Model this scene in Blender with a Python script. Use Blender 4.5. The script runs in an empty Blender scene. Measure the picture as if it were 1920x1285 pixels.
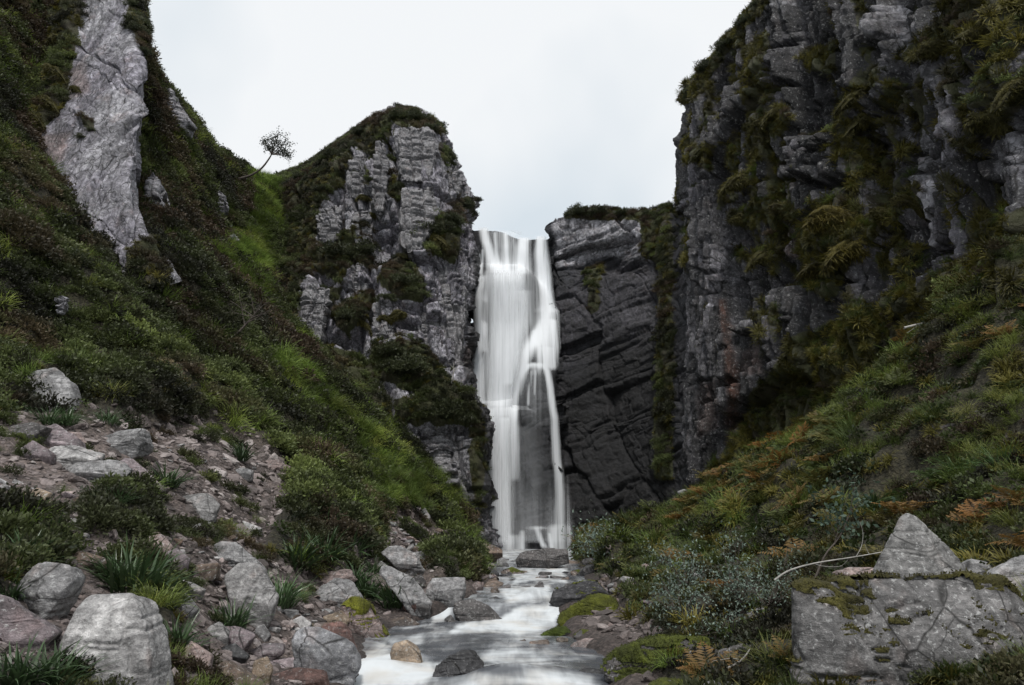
import bpy, bmesh, math, random
import numpy as np
from mathutils import Vector, Matrix

# ------------------------------------------------------------------ camera, sky, sun, exposure
SC = bpy.context.scene
COL = SC.collection
F, CX, CY = 1280.0, 960.0, 642.5            # focal length and centre in photograph pixels
PITCH = math.radians(15.5)
CAM = np.array([0.0, 0.0, 1.4])
cd = bpy.data.cameras.new('camera'); cam = bpy.data.objects.new('camera', cd); COL.objects.link(cam)
cam.location = CAM; cam.rotation_euler = (math.pi / 2 + PITCH, 0, 0)
cd.sensor_width = 36.0; cd.lens = 36.0 * F / 1920.0; cd.clip_start = 0.05; cd.clip_end = 3000
SC.camera = cam

SUN_EL, SUN_AZ = math.radians(60), math.radians(180)      # azimuth clockwise from +Y
world = bpy.data.worlds.new('World'); SC.world = world; world.use_nodes = True
wn, wl = world.node_tree.nodes, world.node_tree.links
wn.clear()
wo = wn.new('ShaderNodeOutputWorld')
sky = wn.new('ShaderNodeTexSky'); sky.sky_type = 'NISHITA'; sky.sun_disc = False
sky.sun_elevation = SUN_EL; sky.sun_rotation = SUN_AZ
b1 = wn.new('ShaderNodeBackground'); b1.inputs[1].default_value = 0.06
wl.new(sky.outputs[0], b1.inputs[0])
tc = wn.new('ShaderNodeTexCoord')
mp = wn.new('ShaderNodeMapping'); mp.inputs['Scale'].default_value = (1.0, 1.0, 0.55)
wl.new(tc.outputs['Generated'], mp.inputs[0])
cn = wn.new('ShaderNodeTexNoise'); cn.inputs['Scale'].default_value = 2.3; cn.inputs['Detail'].default_value = 4; cn.inputs['Roughness'].default_value = 0.45
wl.new(mp.outputs[0], cn.inputs['Vector'])
cr = wn.new('ShaderNodeValToRGB')
cr.color_ramp.elements[0].position = 0.38; cr.color_ramp.elements[0].color = (0.435, 0.48, 0.515, 1)
cr.color_ramp.elements[1].position = 0.58; cr.color_ramp.elements[1].color = (0.575, 0.588, 0.598, 1)
wl.new(cn.outputs['Fac'], cr.inputs[0])
b2 = wn.new('ShaderNodeBackground'); b2.inputs[1].default_value = 1.0
wl.new(cr.outputs[0], b2.inputs[0])
ms = wn.new('ShaderNodeMixShader'); ms.inputs[0].default_value = 0.93
wl.new(b1.outputs[0], ms.inputs[1]); wl.new(b2.outputs[0], ms.inputs[2])
wl.new(ms.outputs[0], wo.inputs[0])

sd = bpy.data.lights.new('sun', 'SUN'); sd.energy = 1.5; sd.angle = math.radians(11); sd.color = (1.0, 0.97, 0.93)
sun = bpy.data.objects.new('sun', sd); COL.objects.link(sun)
_d = Vector((math.sin(SUN_AZ) * math.cos(SUN_EL), math.cos(SUN_AZ) * math.cos(SUN_EL), math.sin(SUN_EL)))
sun.rotation_euler = _d.to_track_quat('Z', 'Y').to_euler()

SC.view_settings.view_transform = 'Standard'; SC.view_settings.look = 'None'
SC.view_settings.exposure = 0.74; SC.view_settings.gamma = 1.0; SC.view_settings.use_curve_mapping = False
SC.cycles.use_denoising = True
SC.cycles.use_adaptive_sampling = True; SC.cycles.adaptive_threshold = 0.02
SC.cycles.max_bounces = 4; SC.cycles.diffuse_bounces = 1; SC.cycles.glossy_bounces = 2
SC.cycles.transparent_max_bounces = 24; SC.cycles.transmission_bounces = 3
SC.cycles.caustics_reflective = False; SC.cycles.caustics_refractive = False

# ------------------------------------------------------------------ helpers
rng = np.random.default_rng(7)
random.seed(7)
CP, SP = math.cos(PITCH), math.sin(PITCH)

def W(px, py, Y):
    """world point seen at photograph pixel px,py that lies Y metres ahead of the camera"""
    px, py, Y = np.asarray(px, float), np.asarray(py, float), np.asarray(Y, float)
    u = (px - CX) / F; v = (CY - py) / F
    yd = CP - v * SP; zd = SP + v * CP
    return np.stack([u / yd * Y, Y + 0 * u, CAM[2] + zd / yd * Y], -1)

def proj(P):
    P = np.asarray(P, float)
    x, y, z = P[..., 0], P[..., 1], P[..., 2] - CAM[2]
    d = np.maximum(y * CP + z * SP, 1e-3); up = -y * SP + z * CP
    return CX + F * x / d, CY - F * up / d

def _h(ix, iy, iz, seed):
    n = (ix.astype(np.int64) * 374761393 + iy.astype(np.int64) * 668265263 + iz.astype(np.int64) * 2147483647 + seed * 974634721) & 0xffffffff
    n = ((n ^ (n >> 13)) * 1274126177) & 0xffffffff
    n = ((n ^ (n >> 15)) * 2246822519) & 0xffffffff
    return ((n ^ (n >> 16)) & 0xffffff) / float(0xffffff)

def vnoise(P, seed=0):
    P = np.asarray(P, float)
    i = np.floor(P); f = P - i; f = f * f * f * (f * (f * 6 - 15) + 10)
    i = i.astype(np.int64); x, y, z = i[..., 0], i[..., 1], i[..., 2]
    fx, fy, fz = f[..., 0], f[..., 1], f[..., 2]
    def L(a, b, t): return a + (b - a) * t
    c = [[[_h(x + a, y + b, z + d, seed) for d in (0, 1)] for b in (0, 1)] for a in (0, 1)]
    return L(L(L(c[0][0][0], c[0][0][1], fz), L(c[0][1][0], c[0][1][1], fz), fy),
             L(L(c[1][0][0], c[1][0][1], fz), L(c[1][1][0], c[1][1][1], fz), fy), fx)

def fbm(P, seed=0, o=4, gain=0.5, lac=2.03):
    P = np.asarray(P, float)
    s = 0; a = 1; t = 0
    for k in range(o):
        s = s + a * (vnoise(P, seed + k * 17) - 0.5); t += a; a *= gain; P = P * lac + 3.1
    return s / t * 2          # about -1..1

def ridge(P, seed=0, o=4):
    s = 0; a = 1; t = 0
    for k in range(o):
        s = s + a * (1 - np.abs(vnoise(P, seed + k * 13) * 2 - 1)); t += a; a *= 0.5; P = P * 2.1 + 1.7
    return s / t              # 0..1

def sstep(a, b, x):
    t = np.clip((x - a) / (b - a), 0, 1); return t * t * (3 - 2 * t)

def inpoly(px, py, poly):
    inside = np.zeros(px.shape, bool); n = len(poly); j = n - 1
    for i in range(n):
        xi, yi = poly[i]; xj, yj = poly[j]
        if yi != yj:
            c = ((yi > py) != (yj > py)) & (px < (xj - xi) * (py - yi) / (yj - yi) + xi)
            inside ^= c
        j = i
    return inside

def sdpoly(px, py, poly):
    """signed pixel distance, positive inside"""
    d = np.full(px.shape, 1e9); n = len(poly)
    for i in range(n):
        ax, ay = poly[i]; bx, by = poly[(i + 1) % n]
        ex, ey = bx - ax, by - ay; L = ex * ex + ey * ey + 1e-9
        t = np.clip(((px - ax) * ex + (py - ay) * ey) / L, 0, 1)
        d = np.minimum(d, np.hypot(px - ax - t * ex, py - ay - t * ey))
    return np.where(inpoly(px, py, poly), d, -d)

def mask(px, py, polys, soft, P, seed=0, wob=14, sc=1.2):
    """0..1 mask of pixel-traced regions with a ragged edge (ragged by noise in the place itself)"""
    w = wob * fbm(P * sc, seed, 4)
    m = np.zeros(px.shape)
    for q in polys:
        m = np.maximum(m, sstep(-soft, soft, sdpoly(px, py, q) + w))
    return m

def set_attr(me, name, arr, kind):
    dom = 'POINT'
    a = me.attributes.new(name, kind, dom)
    arr = np.asarray(arr, np.float32)
    if kind == 'FLOAT_COLOR':
        if arr.shape[-1] == 3: arr = np.concatenate([arr, np.ones(arr.shape[:-1] + (1,), np.float32)], -1)
        a.data.foreach_set('color', arr.ravel())
    elif kind == 'FLOAT_VECTOR': a.data.foreach_set('vector', arr.ravel())
    else: a.data.foreach_set('value', arr.ravel())

def mk_mesh(name, V, Fc, smooth=True):
    """V (n,3), Fc (m,3) or (m,4), or a list of such arrays"""
    me = bpy.data.meshes.new(name)
    V = np.asarray(V, np.float32).reshape(-1, 3)
    fs = Fc if isinstance(Fc, list) else [Fc]
    fs = [np.asarray(f, np.int32) for f in fs if len(f)]
    me.vertices.add(len(V)); me.vertices.foreach_set('co', V.ravel())
    idx = np.concatenate([f.ravel() for f in fs]); cnt = np.concatenate([np.full(len(f), f.shape[1], np.int32) for f in fs])
    st = np.concatenate([[0], np.cumsum(cnt)[:-1]]).astype(np.int32)
    me.loops.add(len(idx)); me.loops.foreach_set('vertex_index', idx)
    me.polygons.add(len(cnt)); me.polygons.foreach_set('loop_start', st)
    me.polygons.foreach_set('use_smooth', np.full(len(cnt), smooth, bool))
    me.update(calc_edges=True)
    return me

def add(name, me, mat=None, parent=None, label=None, cat=None, group=None, kind=None, loc=None):
    o = bpy.data.objects.new(name, me); COL.objects.link(o)
    if mat is not None and me is not None and len(me.materials) == 0: me.materials.append(mat)
    if parent is not None: o.parent = parent
    if label: o['label'] = label
    if cat: o['category'] = cat
    if group: o['group'] = group
    if kind: o['kind'] = kind
    if loc is not None: o.location = loc
    return o

def grid_faces(nu, nv):
    """nv rows, nu columns, row-major"""
    i = np.arange((nv - 1) * (nu - 1)); r = i // (nu - 1); c = i % (nu - 1); a = r * nu + c
    return np.stack([a, a + nu, a + nu + 1, a + 1], -1)

def crom(A, n):
    """resample rows of control array A (k,...) to n by centripetal-free Catmull-Rom"""
    k = len(A); t = np.linspace(0, k - 1, n); i = np.clip(np.floor(t).astype(int), 0, k - 2); f = (t - i)
    f = f.reshape((-1,) + (1,) * (A.ndim - 1))
    E = np.concatenate([2 * A[:1] - A[1:2], A, 2 * A[-1:] - A[-2:-1]], 0)
    p0, p1, p2, p3 = E[i], E[i + 1], E[i + 2], E[i + 3]
    return 0.5 * ((2 * p1) + (-p0 + p2) * f + (2 * p0 - 5 * p1 + 4 * p2 - p3) * f ** 2 + (-p0 + 3 * p1 - 3 * p2 + p3) * f ** 3)

def gnormals(G):
    du = np.gradient(G, axis=1); dv = np.gradient(G, axis=0)
    n = np.cross(dv, du); l = np.linalg.norm(n, axis=-1, keepdims=True)
    return n / np.maximum(l, 1e-9)

def worley(x, y, cell, seed):
    """2-D cells: distance to the nearest cell centre (in cells) and that cell's random number"""
    X, Y_ = x / cell, y / cell; ix, iy = np.floor(X).astype(np.int64), np.floor(Y_).astype(np.int64)
    best = np.full(X.shape, 9.0); idn = np.zeros(X.shape)
    for a in (-1, 0, 1):
        for b in (-1, 0, 1):
            cx_, cy_ = ix + a, iy + b; z0 = cx_ * 0
            dx = cx_ + _h(cx_, cy_, z0, seed) - X; dy = cy_ + _h(cx_, cy_, z0, seed + 1) - Y_
            d = np.sqrt(dx * dx + dy * dy); m = d < best
            best = np.where(m, d, best); idn = np.where(m, _h(cx_, cy_, z0, seed + 2), idn)
    return best, idn

def hsh(a, b, seed):
    return _h(np.asarray(a), np.asarray(b), np.asarray(a) * 0, seed)

def blocks(s, t, w, h, seed, wob=0.25):
    """jointed-rock cells: irregular columns of width about w broken into blocks of height about h.
    returns offset 0..1, tilt term, distance to the nearest joint (metres)"""
    q = np.stack([s / w * 0.6, t / h * 0.6, 0 * s + seed], -1)
    s2 = s + w * wob * 2 * fbm(q, seed, 3); t2 = t + h * wob * fbm(q + 9.3, seed + 5, 3)
    lo, hi = s2.min() - 2 * w, s2.max() + 2 * w
    r = np.random.default_rng(seed); n = int((hi - lo) / w * 1.6) + 8
    b = lo + np.cumsum(w * r.uniform(0.35, 1.65, n))
    c = np.searchsorted(b, s2); c = np.clip(c, 1, n - 1)
    ds = np.minimum(s2 - b[c - 1], b[c] - s2); ls = s2 - 0.5 * (b[c] + b[c - 1])
    hc = h * (0.5 + 1.1 * hsh(c, c * 0 + 3, seed)); tt = t2 / hc + 7.7 * hsh(c, c * 0 + 5, seed)
    rr = np.floor(tt).astype(np.int64); ft = tt - rr; cut = 0.3 * hsh(c, rr, seed + 2)
    sub = ft < cut
    dt = np.minimum(np.abs(ft - cut), np.minimum(ft, 1 - ft)) * hc
    rr2 = rr * 2 + sub
    off = hsh(c, rr2, seed + 3)
    tilt = (hsh(c, rr2, seed + 7) - 0.5) * ls + (hsh(c, rr2, seed + 11) - 0.5) * (ft - 0.5) * hc * 0.6
    return off, tilt, np.minimum(ds, dt)

# ------------------------------------------------------------------ materials
class NT:
    def __init__(s, name):
        s.m = bpy.data.materials.new(name); s.m.use_nodes = True
        s.n = s.m.node_tree.nodes; s.l = s.m.node_tree.links; s.n.clear()
        s.out = s.n.new('ShaderNodeOutputMaterial')
    def node(s, typ, **kw):
        nd = s.n.new(typ)
        for k, v in kw.items(): setattr(nd, k, v)
        return nd
    def put(s, sock, v):
        if isinstance(v, bpy.types.NodeSocket): s.l.new(v, sock)
        elif v is not None: sock.default_value = v
    def attr(s, name, typ='GEOMETRY'):
        return s.node('ShaderNodeAttribute', attribute_name=name, attribute_type=typ)
    def noise(s, vec, scale, detail=5, rough=0.55, dist=0.0):
        nd = s.node('ShaderNodeTexNoise'); s.put(nd.inputs['Vector'], vec)
        nd.inputs['Scale'].default_value = scale; nd.inputs['Detail'].default_value = detail
        nd.inputs['Roughness'].default_value = rough; nd.inputs['Distortion'].default_value = dist
        return nd.outputs['Fac']
    def vor(s, vec, scale, feature='DISTANCE_TO_EDGE'):
        nd = s.node('ShaderNodeTexVoronoi', feature=feature); s.put(nd.inputs['Vector'], vec)
        nd.inputs['Scale'].default_value = scale
        return nd.outputs['Distance']
    def mapr(s, v, a, b, c, d, smooth=False):
        nd = s.node('ShaderNodeMapRange'); nd.interpolation_type = 'SMOOTHSTEP' if smooth else 'LINEAR'
        s.put(nd.inputs[0], v)
        for i, x in enumerate((a, b, c, d)): s.put(nd.inputs[i + 1], x)
        return nd.outputs[0]
    def math(s, op, a, b=None, c=None):
        nd = s.node('ShaderNodeMath', operation=op); s.put(nd.inputs[0], a)
        if b is not None: s.put(nd.inputs[1], b)
        if c is not None: s.put(nd.inputs[2], c)
        return nd.outputs[0]
    def vmul(s, vec, sc):
        nd = s.node('ShaderNodeVectorMath', operation='MULTIPLY'); s.put(nd.inputs[0], vec); nd.inputs[1].default_value = sc
        return nd.outputs[0]
    def vadd(s, a, b):
        nd = s.node('ShaderNodeVectorMath', operation='ADD'); s.put(nd.inputs[0], a); s.put(nd.inputs[1], b)
        return nd.outputs[0]
    def mix(s, f, a, b, mode='MIX'):
        nd = s.node('ShaderNodeMix', data_type='RGBA', blend_type=mode)
        s.put(nd.inputs[0], f); s.put(nd.inputs[6], a); s.put(nd.inputs[7], b)
        return nd.outputs[2]
    def bump(s, h, strength=0.6, dist=0.05, normal=None):
        nd = s.node('ShaderNodeBump'); nd.inputs['Strength'].default_value = strength; nd.inputs['Distance'].default_value = dist
        s.put(nd.inputs['Height'], h); s.put(nd.inputs['Normal'], normal) if normal is not None else None
        return nd.outputs[0]
    def bsdf(s, **kw):
        nd = s.node('ShaderNodeBsdfPrincipled')
        for k, v in kw.items(): s.put(nd.inputs[k.replace('_', ' ')], v)
        return nd.outputs[0]
    def finish(s, sh): s.l.new(sh, s.out.inputs[0]); return s.m

def mat_rock(name, fine=1.0, bumpd=0.05, coord='POS', cell_z=.42, jv=(1.5, .38, 2.2, 1.9), fr=(.72, 1.22, .66, 1.34), jw=.035, stz=(3.2, 3.2, .45)):
    t = NT(name)
    if coord == 'POS': pos = t.node('ShaderNodeNewGeometry').outputs['Position']
    else: pos = t.node('ShaderNodeTexCoord').outputs['Object']
    wp0 = pos
    col = t.attr('col').outputs['Color']; veg = t.attr('veg').outputs['Fac']; wet = t.attr('wet').outputs['Fac']; lich = t.attr('lich').outputs['Fac']
    big = t.noise(pos, 0.9 * fine, 3, 0.6); mid = t.noise(pos, 6.0 * fine, 5, 0.68); fin = t.noise(pos, 34.0 * fine, 2, 0.7)
    stv = t.vmul(wp0, tuple(q * fine for q in stz)); streak = t.noise(stv, 1.0, 4, 0.62)
    v = t.math('MULTIPLY', t.mapr(big, 0.3, 0.7, 0.66, 1.28), t.mapr(mid, 0.3, 0.72, 0.42, 1.6))
    v = t.math('MULTIPLY', v, t.mapr(fin, 0.3, 0.7, 0.78, 1.2)); v = t.math('MULTIPLY', v, t.mapr(streak, 0.3, 0.7, 0.66, 1.28))
    c = t.mix(1.0, col, t.node('ShaderNodeCombineColor').outputs[0], 'MULTIPLY')
    cc = c.node.inputs[7].links[0].from_node
    for i in range(3): t.l.new(v, cc.inputs[i])
    # pale crust lichen in spots, and a warm stain
    ln = t.noise(pos, 11.0 * fine, 3, 0.75); lm = t.math('MULTIPLY', t.mapr(ln, 0.56, 0.66, 0, 1, True), lich)
    c = t.mix(t.math('MULTIPLY', lm, 0.85), c, (0.46, 0.46, 0.45, 1))
    wn_ = t.mapr(t.noise(t.vadd(pos, (13.1, 4.2, 7.7)), 1.7 * fine, 2, 0.6), 0.56, 0.72, 0, 0.45, True)
    c = t.mix(wn_, c, t.mix(1.0, c, (1.12, 0.93, 0.86, 1), 'MULTIPLY'))
    # joints
    wv = t.node('ShaderNodeTexNoise'); t.put(wv.inputs['Vector'], pos); wv.inputs['Scale'].default_value = 1.6 * fine; wv.inputs['Detail'].default_value = 1
    wp = t.vadd(pos, t.vmul(wv.outputs['Color'], (0.22 / fine, 0.22 / fine, 0.22 / fine)))
    h = t.math('ADD', t.math('MULTIPLY', mid, 1.0), t.math('MULTIPLY', fin, 0.28))
    h = t.math('ADD', h, t.math('MULTIPLY', streak, 0.5))
    def cell(vec, sc):
        nd = t.node('ShaderNodeTexVoronoi', feature='F1'); nd.distance = 'CHEBYCHEV'; t.put(nd.inputs['Vector'], vec); nd.inputs['Scale'].default_value = sc
        se = t.node('ShaderNodeSeparateColor'); t.l.new(nd.outputs['Color'], se.inputs[0]); return se.outputs[0]
    f1 = cell(t.vmul(wp, (1.0, 1.0, cell_z)), 2.6 * fine); f2 = cell(t.vmul(wp, (1.0, 1.0, cell_z * 1.25)), 8.5 * fine)
    h = t.math('ADD', h, t.math('MULTIPLY', f1, 0.55)); h = t.math('ADD', h, t.math('MULTIPLY', f2, 0.32))
    fv = t.math('MULTIPLY', t.mapr(f1, 0, 1, fr[0], fr[1]), t.mapr(f2, 0, 1, fr[2], fr[3]))
    cf = t.node('ShaderNodeCombineColor')
    for i in range(3): t.l.new(fv, cf.inputs[i])
    c = t.mix(1.0, c, cf.outputs[0], 'MULTIPLY')
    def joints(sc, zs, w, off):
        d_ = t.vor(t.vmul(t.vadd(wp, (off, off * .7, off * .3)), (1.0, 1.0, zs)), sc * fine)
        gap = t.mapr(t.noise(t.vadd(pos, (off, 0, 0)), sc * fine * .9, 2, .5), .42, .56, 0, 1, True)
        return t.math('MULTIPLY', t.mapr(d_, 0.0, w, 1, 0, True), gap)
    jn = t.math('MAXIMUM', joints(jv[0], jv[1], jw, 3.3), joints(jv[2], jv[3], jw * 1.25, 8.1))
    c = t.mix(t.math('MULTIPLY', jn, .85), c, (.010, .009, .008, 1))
    # moss, peat and roots where plants hold
    vn = ln
    vm = t.mapr(t.math('ADD', veg, t.math('MULTIPLY', t.math('SUBTRACT', vn, 0.5), 0.9)), 0.42, 0.6, 0, 1, True)
    vc = t.mix(t.mapr(big, 0.35, 0.65, 0, 1), (0.032, 0.026, 0.014, 1), (0.046, 0.052, 0.014, 1))
    c = t.mix(vm, c, vc)
    rough = t.mapr(wet, 0, 1, 0.82, 0.33)
    sh = t.bsdf(Base_Color=c, Roughness=rough, Normal=t.bump(h, 0.85, bumpd))
    return t.finish(sh)

def mat_soil():
    t = NT('stony soil')
    pos = t.node('ShaderNodeNewGeometry').outputs['Position']
    col = t.attr('col').outputs['Color']
    a = t.noise(pos, 2.0, 6, 0.65); b = t.noise(pos, 22, 5, 0.7); vo = t.vor(pos, 17, 'F1'); v2 = t.vor(pos, 41, 'F1')
    v = t.math('MULTIPLY', t.mapr(a, 0.3, 0.7, 0.6, 1.35), t.mapr(b, 0.3, 0.7, 0.55, 1.4))
    v = t.math('MULTIPLY', v, t.mapr(vo, 0.1, 0.7, 1.35, 0.6))
    cc = t.node('ShaderNodeCombineColor')
    for i in range(3): t.l.new(v, cc.inputs[i])
    c = t.mix(1.0, col, cc.outputs[0], 'MULTIPLY')
    h = t.math('ADD', t.math('MULTIPLY', b, 0.6), t.math('SUBTRACT', 1.0, vo)); h = t.math('SUBTRACT', h, t.math('MULTIPLY', v2, 0.4))
    return t.finish(t.bsdf(Base_Color=c, Roughness=0.9, Normal=t.bump(h, 0.9, 0.035)))

def mat_leaf(name, typ, rough=0.55, trans=0.3):
    t = NT(name)
    col = t.attr('col', typ).outputs['Color']
    sh = t.attr('shade').outputs['Fac']       # paler leaf tips, darker woody base
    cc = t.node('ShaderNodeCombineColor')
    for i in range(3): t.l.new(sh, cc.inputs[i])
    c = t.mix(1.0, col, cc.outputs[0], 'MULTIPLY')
    p = t.bsdf(Base_Color=c, Roughness=rough)
    p.node.inputs['Specular IOR Level'].default_value = 0.35
    tr = t.node('ShaderNodeBsdfTranslucent'); t.put(tr.inputs[0], c)
    m = t.node('ShaderNodeMixShader'); m.inputs[0].default_value = trans
    t.l.new(p, m.inputs[1]); t.l.new(tr.outputs[0], m.inputs[2])
    return t.finish(m.outputs[0])

def mat_moss():
    t = NT('moss')
    pos = t.node('ShaderNodeNewGeometry').outputs['Position']
    col = t.attr('col').outputs['Color']
    a = t.noise(pos, 7, 5, 0.65); b = t.noise(pos, 60, 4, 0.7)
    v = t.math('MULTIPLY', t.mapr(a, 0.3, 0.7, 0.55, 1.4), t.mapr(b, 0.3, 0.7, 0.5, 1.5))
    cc = t.node('ShaderNodeCombineColor')
    for i in range(3): t.l.new(v, cc.inputs[i])
    c = t.mix(1.0, col, cc.outputs[0], 'MULTIPLY')
    h = t.math('ADD', t.math('MULTIPLY', a, 0.6), b)
    p = t.bsdf(Base_Color=c, Roughness=0.95, Normal=t.bump(h, 1.0, 0.03))
    return t.finish(p)

def mat_bark(name, c1, c2):
    t = NT(name)
    pos = t.node('ShaderNodeTexCoord').outputs['Object']
    a = t.noise(pos, 9, 5, 0.6)
    return t.finish(t.bsdf(Base_Color=t.mix(t.mapr(a, 0.35, 0.65, 0, 1), c1 + (1,), c2 + (1,)), Roughness=0.85, Normal=t.bump(a, 0.5, 0.02)))

def mat_fall():
    t = NT('falling water')
    uv = t.node('ShaderNodeUVMap').outputs[0]
    op = t.attr('op').outputs['Fac']
    n1 = t.noise(t.vmul(uv, (3.0, 0.16, 1)), 1.0, 4, 0.6); n2 = t.noise(t.vmul(uv, (17.0, 0.22, 1)), 1.0, 3, 0.65)
    st = t.math('ADD', t.mapr(n1, 0.34, 0.66, -0.6, 0.6), t.mapr(n2, 0.3, 0.7, -0.4, 0.4))
    al = t.math('SUBTRACT', 1.0, t.math('POWER', t.math('SUBTRACT', 1.0, op), t.math('MULTIPLY', t.math('ADD', 1.0, st), 1.35)))
    al = t.math('MINIMUM', t.math('MAXIMUM', al, 0.0), 0.985)
    d = t.node('ShaderNodeBsdfDiffuse'); d.inputs[0].default_value = (0.94, 0.965, 0.99, 1)
    tr = t.node('ShaderNodeBsdfTranslucent'); tr.inputs[0].default_value = (0.92, 0.95, 0.98, 1)
    m1 = t.node('ShaderNodeMixShader'); m1.inputs[0].default_value = 0.12
    t.l.new(d.outputs[0], m1.inputs[1]); t.l.new(tr.outputs[0], m1.inputs[2])
    tp = t.node('ShaderNodeBsdfTransparent')
    m2 = t.node('ShaderNodeMixShader'); t.l.new(al, m2.inputs[0]); t.l.new(tp.outputs[0], m2.inputs[1]); t.l.new(m1.outputs[0], m2.inputs[2])
    return t.finish(m2.outputs[0])

def mat_stream():
    t = NT('stream water')
    pos = t.node('ShaderNodeNewGeometry').outputs['Position']
    foam = t.attr('foam').outputs['Fac']
    n = t.noise(t.vmul(pos, (1.1, 0.5, 1)), 1.6, 4, 0.55, 0.8); n2 = t.noise(t.vmul(pos, (0.5, 1.6, 1)), 3.0, 3, 0.5, 0.6)
    n3 = t.noise(t.vmul(pos, (5.5, 1.1, 1)), 1.3, 3, 0.55, 0.5)
    fm = t.math('ADD', foam, t.math('ADD', t.mapr(n, 0.3, 0.7, -0.30, 0.30), t.math('ADD', t.mapr(n2, 0.3, 0.7, -0.16, 0.16), t.mapr(n3, 0.3, 0.7, -0.13, 0.13))))
    fm = t.mapr(fm, -0.08, 1.12, 0.0, 1.0, True)
    foamc = t.mix(t.mapr(t.noise(pos, 2.2, 3, 0.5), 0.45, 0.7, 0, 0.55), (0.62, 0.645, 0.66, 1), (0.50, 0.45, 0.385, 1))
    dark = t.bsdf(Base_Color=(0.075, 0.08, 0.09, 1), Roughness=0.22, Normal=t.bump(n, 0.15, 0.06))
    white = t.node('ShaderNodeBsdfDiffuse'); t.put(white.inputs[0], foamc)
    m = t.node('ShaderNodeMixShader'); t.l.new(fm, m.inputs[0]); t.l.new(dark, m.inputs[1]); t.l.new(white.outputs[0], m.inputs[2])
    return t.finish(m.outputs[0])

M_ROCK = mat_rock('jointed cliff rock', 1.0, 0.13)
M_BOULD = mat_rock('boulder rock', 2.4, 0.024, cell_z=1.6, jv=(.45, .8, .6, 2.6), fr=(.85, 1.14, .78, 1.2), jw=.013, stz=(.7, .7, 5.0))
M_SOIL = mat_soil()
M_LEAF_I = mat_leaf('foliage scattered', 'INSTANCER')
M_LEAF = mat_leaf('foliage', 'GEOMETRY')
M_GLOSSY = mat_leaf('strap leaf', 'GEOMETRY', 0.32, 0.2)
M_STONE_I = None
M_MOSS = mat_moss()
M_BARK = mat_bark('grey bark', (0.10, 0.095, 0.085), (0.28, 0.27, 0.25))
M_TWIG = mat_bark('dark twig bark', (0.045, 0.035, 0.03), (0.11, 0.09, 0.075))
M_DEAD = mat_bark('bleached dead wood', (0.22, 0.21, 0.19), (0.42, 0.40, 0.37))
M_FALL = mat_fall()
M_STREAM = mat_stream()
# ------------------------------------------------------------------ valley terrain (a height field)
def interp(xs, ys):
    xs, ys = np.array(xs, float), np.array(ys, float)
    return lambda v: np.interp(v, xs, ys)
WS = interp([0, 5, 7, 8.2, 9, 10.9, 11.4, 12.0, 13, 14.6, 15.3, 18, 19.2, 24, 33, 60], [-.14, -.10, -.04, .0, .03, .05, .08, .27, .30, .34, .40, .46, .54, .58, .62, .62])
CL = interp([0, 6, 7, 8.3, 10, 11, 11.7, 12.6, 15.3, 19, 24, 30, 36], [-1.3, -1.4, -1.46, -1.72, -2.0, -1.75, -1.25, -.85, -.40, -.5, -.8, -1.6, -1.9])
CR = interp([0, 6, 7, 8.3, 10, 11, 11.7, 12.6, 15.3, 19, 24, 30, 36], [.9, .85, .95, 1.15, .75, .75, .8, .95, 1.6, 1.8, 2.0, 2.6, 3.0])

TPX = [  # pixel x, pixel y, metres ahead: left bank and hillside
 (200,1190,4.6),(60,1180,4.8),(20,1020,6.0),(160,1000,7.0),(330,1000,8.5),(300,1150,6.2),(450,1060,9.5),(480,1230,7.6),(600,1230,8.0),(600,1120,10.5),
 (560,1170,9.2),(700,1150,11.3),(160,890,9.0),(30,900,8.2),(90,770,11.6),(270,840,11.2),(400,960,10.8),(450,880,14.5),(360,800,14.0),(540,930,14.8),(620,980,15.0),(560,1050,12.0),
 (700,1080,13.0),(690,990,17.5),(780,1080,15.5),(780,1000,21.0),(860,1040,22.0),(870,1085,17.5),(900,1030,27),(890,985,28.6),(840,945,28.3),(800,905,28),(740,850,27.3),(640,760,25.8),
 (400,760,16.8),(500,800,19.0),(620,880,20.0),(720,940,22.5),(300,690,16.5),(150,660,14.8),(0,700,11.8),(-150,700,10),(0,560,14.0),(300,640,18.6),(150,520,16.6),(60,430,17.6),(0,330,18.2),(-150,350,14.5),
 (60,270,23),(75,345,21.4),(0,130,21.5),(0,0,23.5),(100,80,26),(-150,0,20),(-100,150,18.5),(0,-150,25.5),(-150,-200,22),(80,-60,27),(130,465,18.8),(180,515,18.8),(220,545,18.8),(290,565,19.0),(250,600,18.0),(330,590,19.8),(560,700,25),(460,640,24),(480,590,27),(480,480,32),(500,350,42),
 (430,500,28.5),(390,560,23.5),(350,500,22),(310,430,24),(300,320,26.5),(400,420,29.5),(305,210,28.6),(285,150,28.0),(350,235,31),(400,290,34),(440,325,37),(440,400,33),(240,90,26.5),
 # right bank and talus
 (1100,1060,20),(1150,1050,23),(1180,1085,15.6),(1300,1010,21.5),(1245,1000,27),(1200,1020,26),(1400,930,21),(1330,960,25),(1500,890,19.0),(1570,835,17.9),(1660,775,16.3),(1800,685,14.3),(1930,620,12.4),(2150,640,9.5),
 (1920,790,10.0),(1750,820,13.2),(1920,880,8.6),(1600,910,13.5),(1750,900,10.5),(1450,1000,14.0),(1300,1080,13.0),(1250,1170,9.6),(1400,1150,8.2),(1450,1250,6.0),(1650,1030,8.8),(1920,1040,6.8),(1850,1420,4.2),(1600,1420,4.3),(1500,1330,5.0),(2100,1000,6.0),
]
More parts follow.
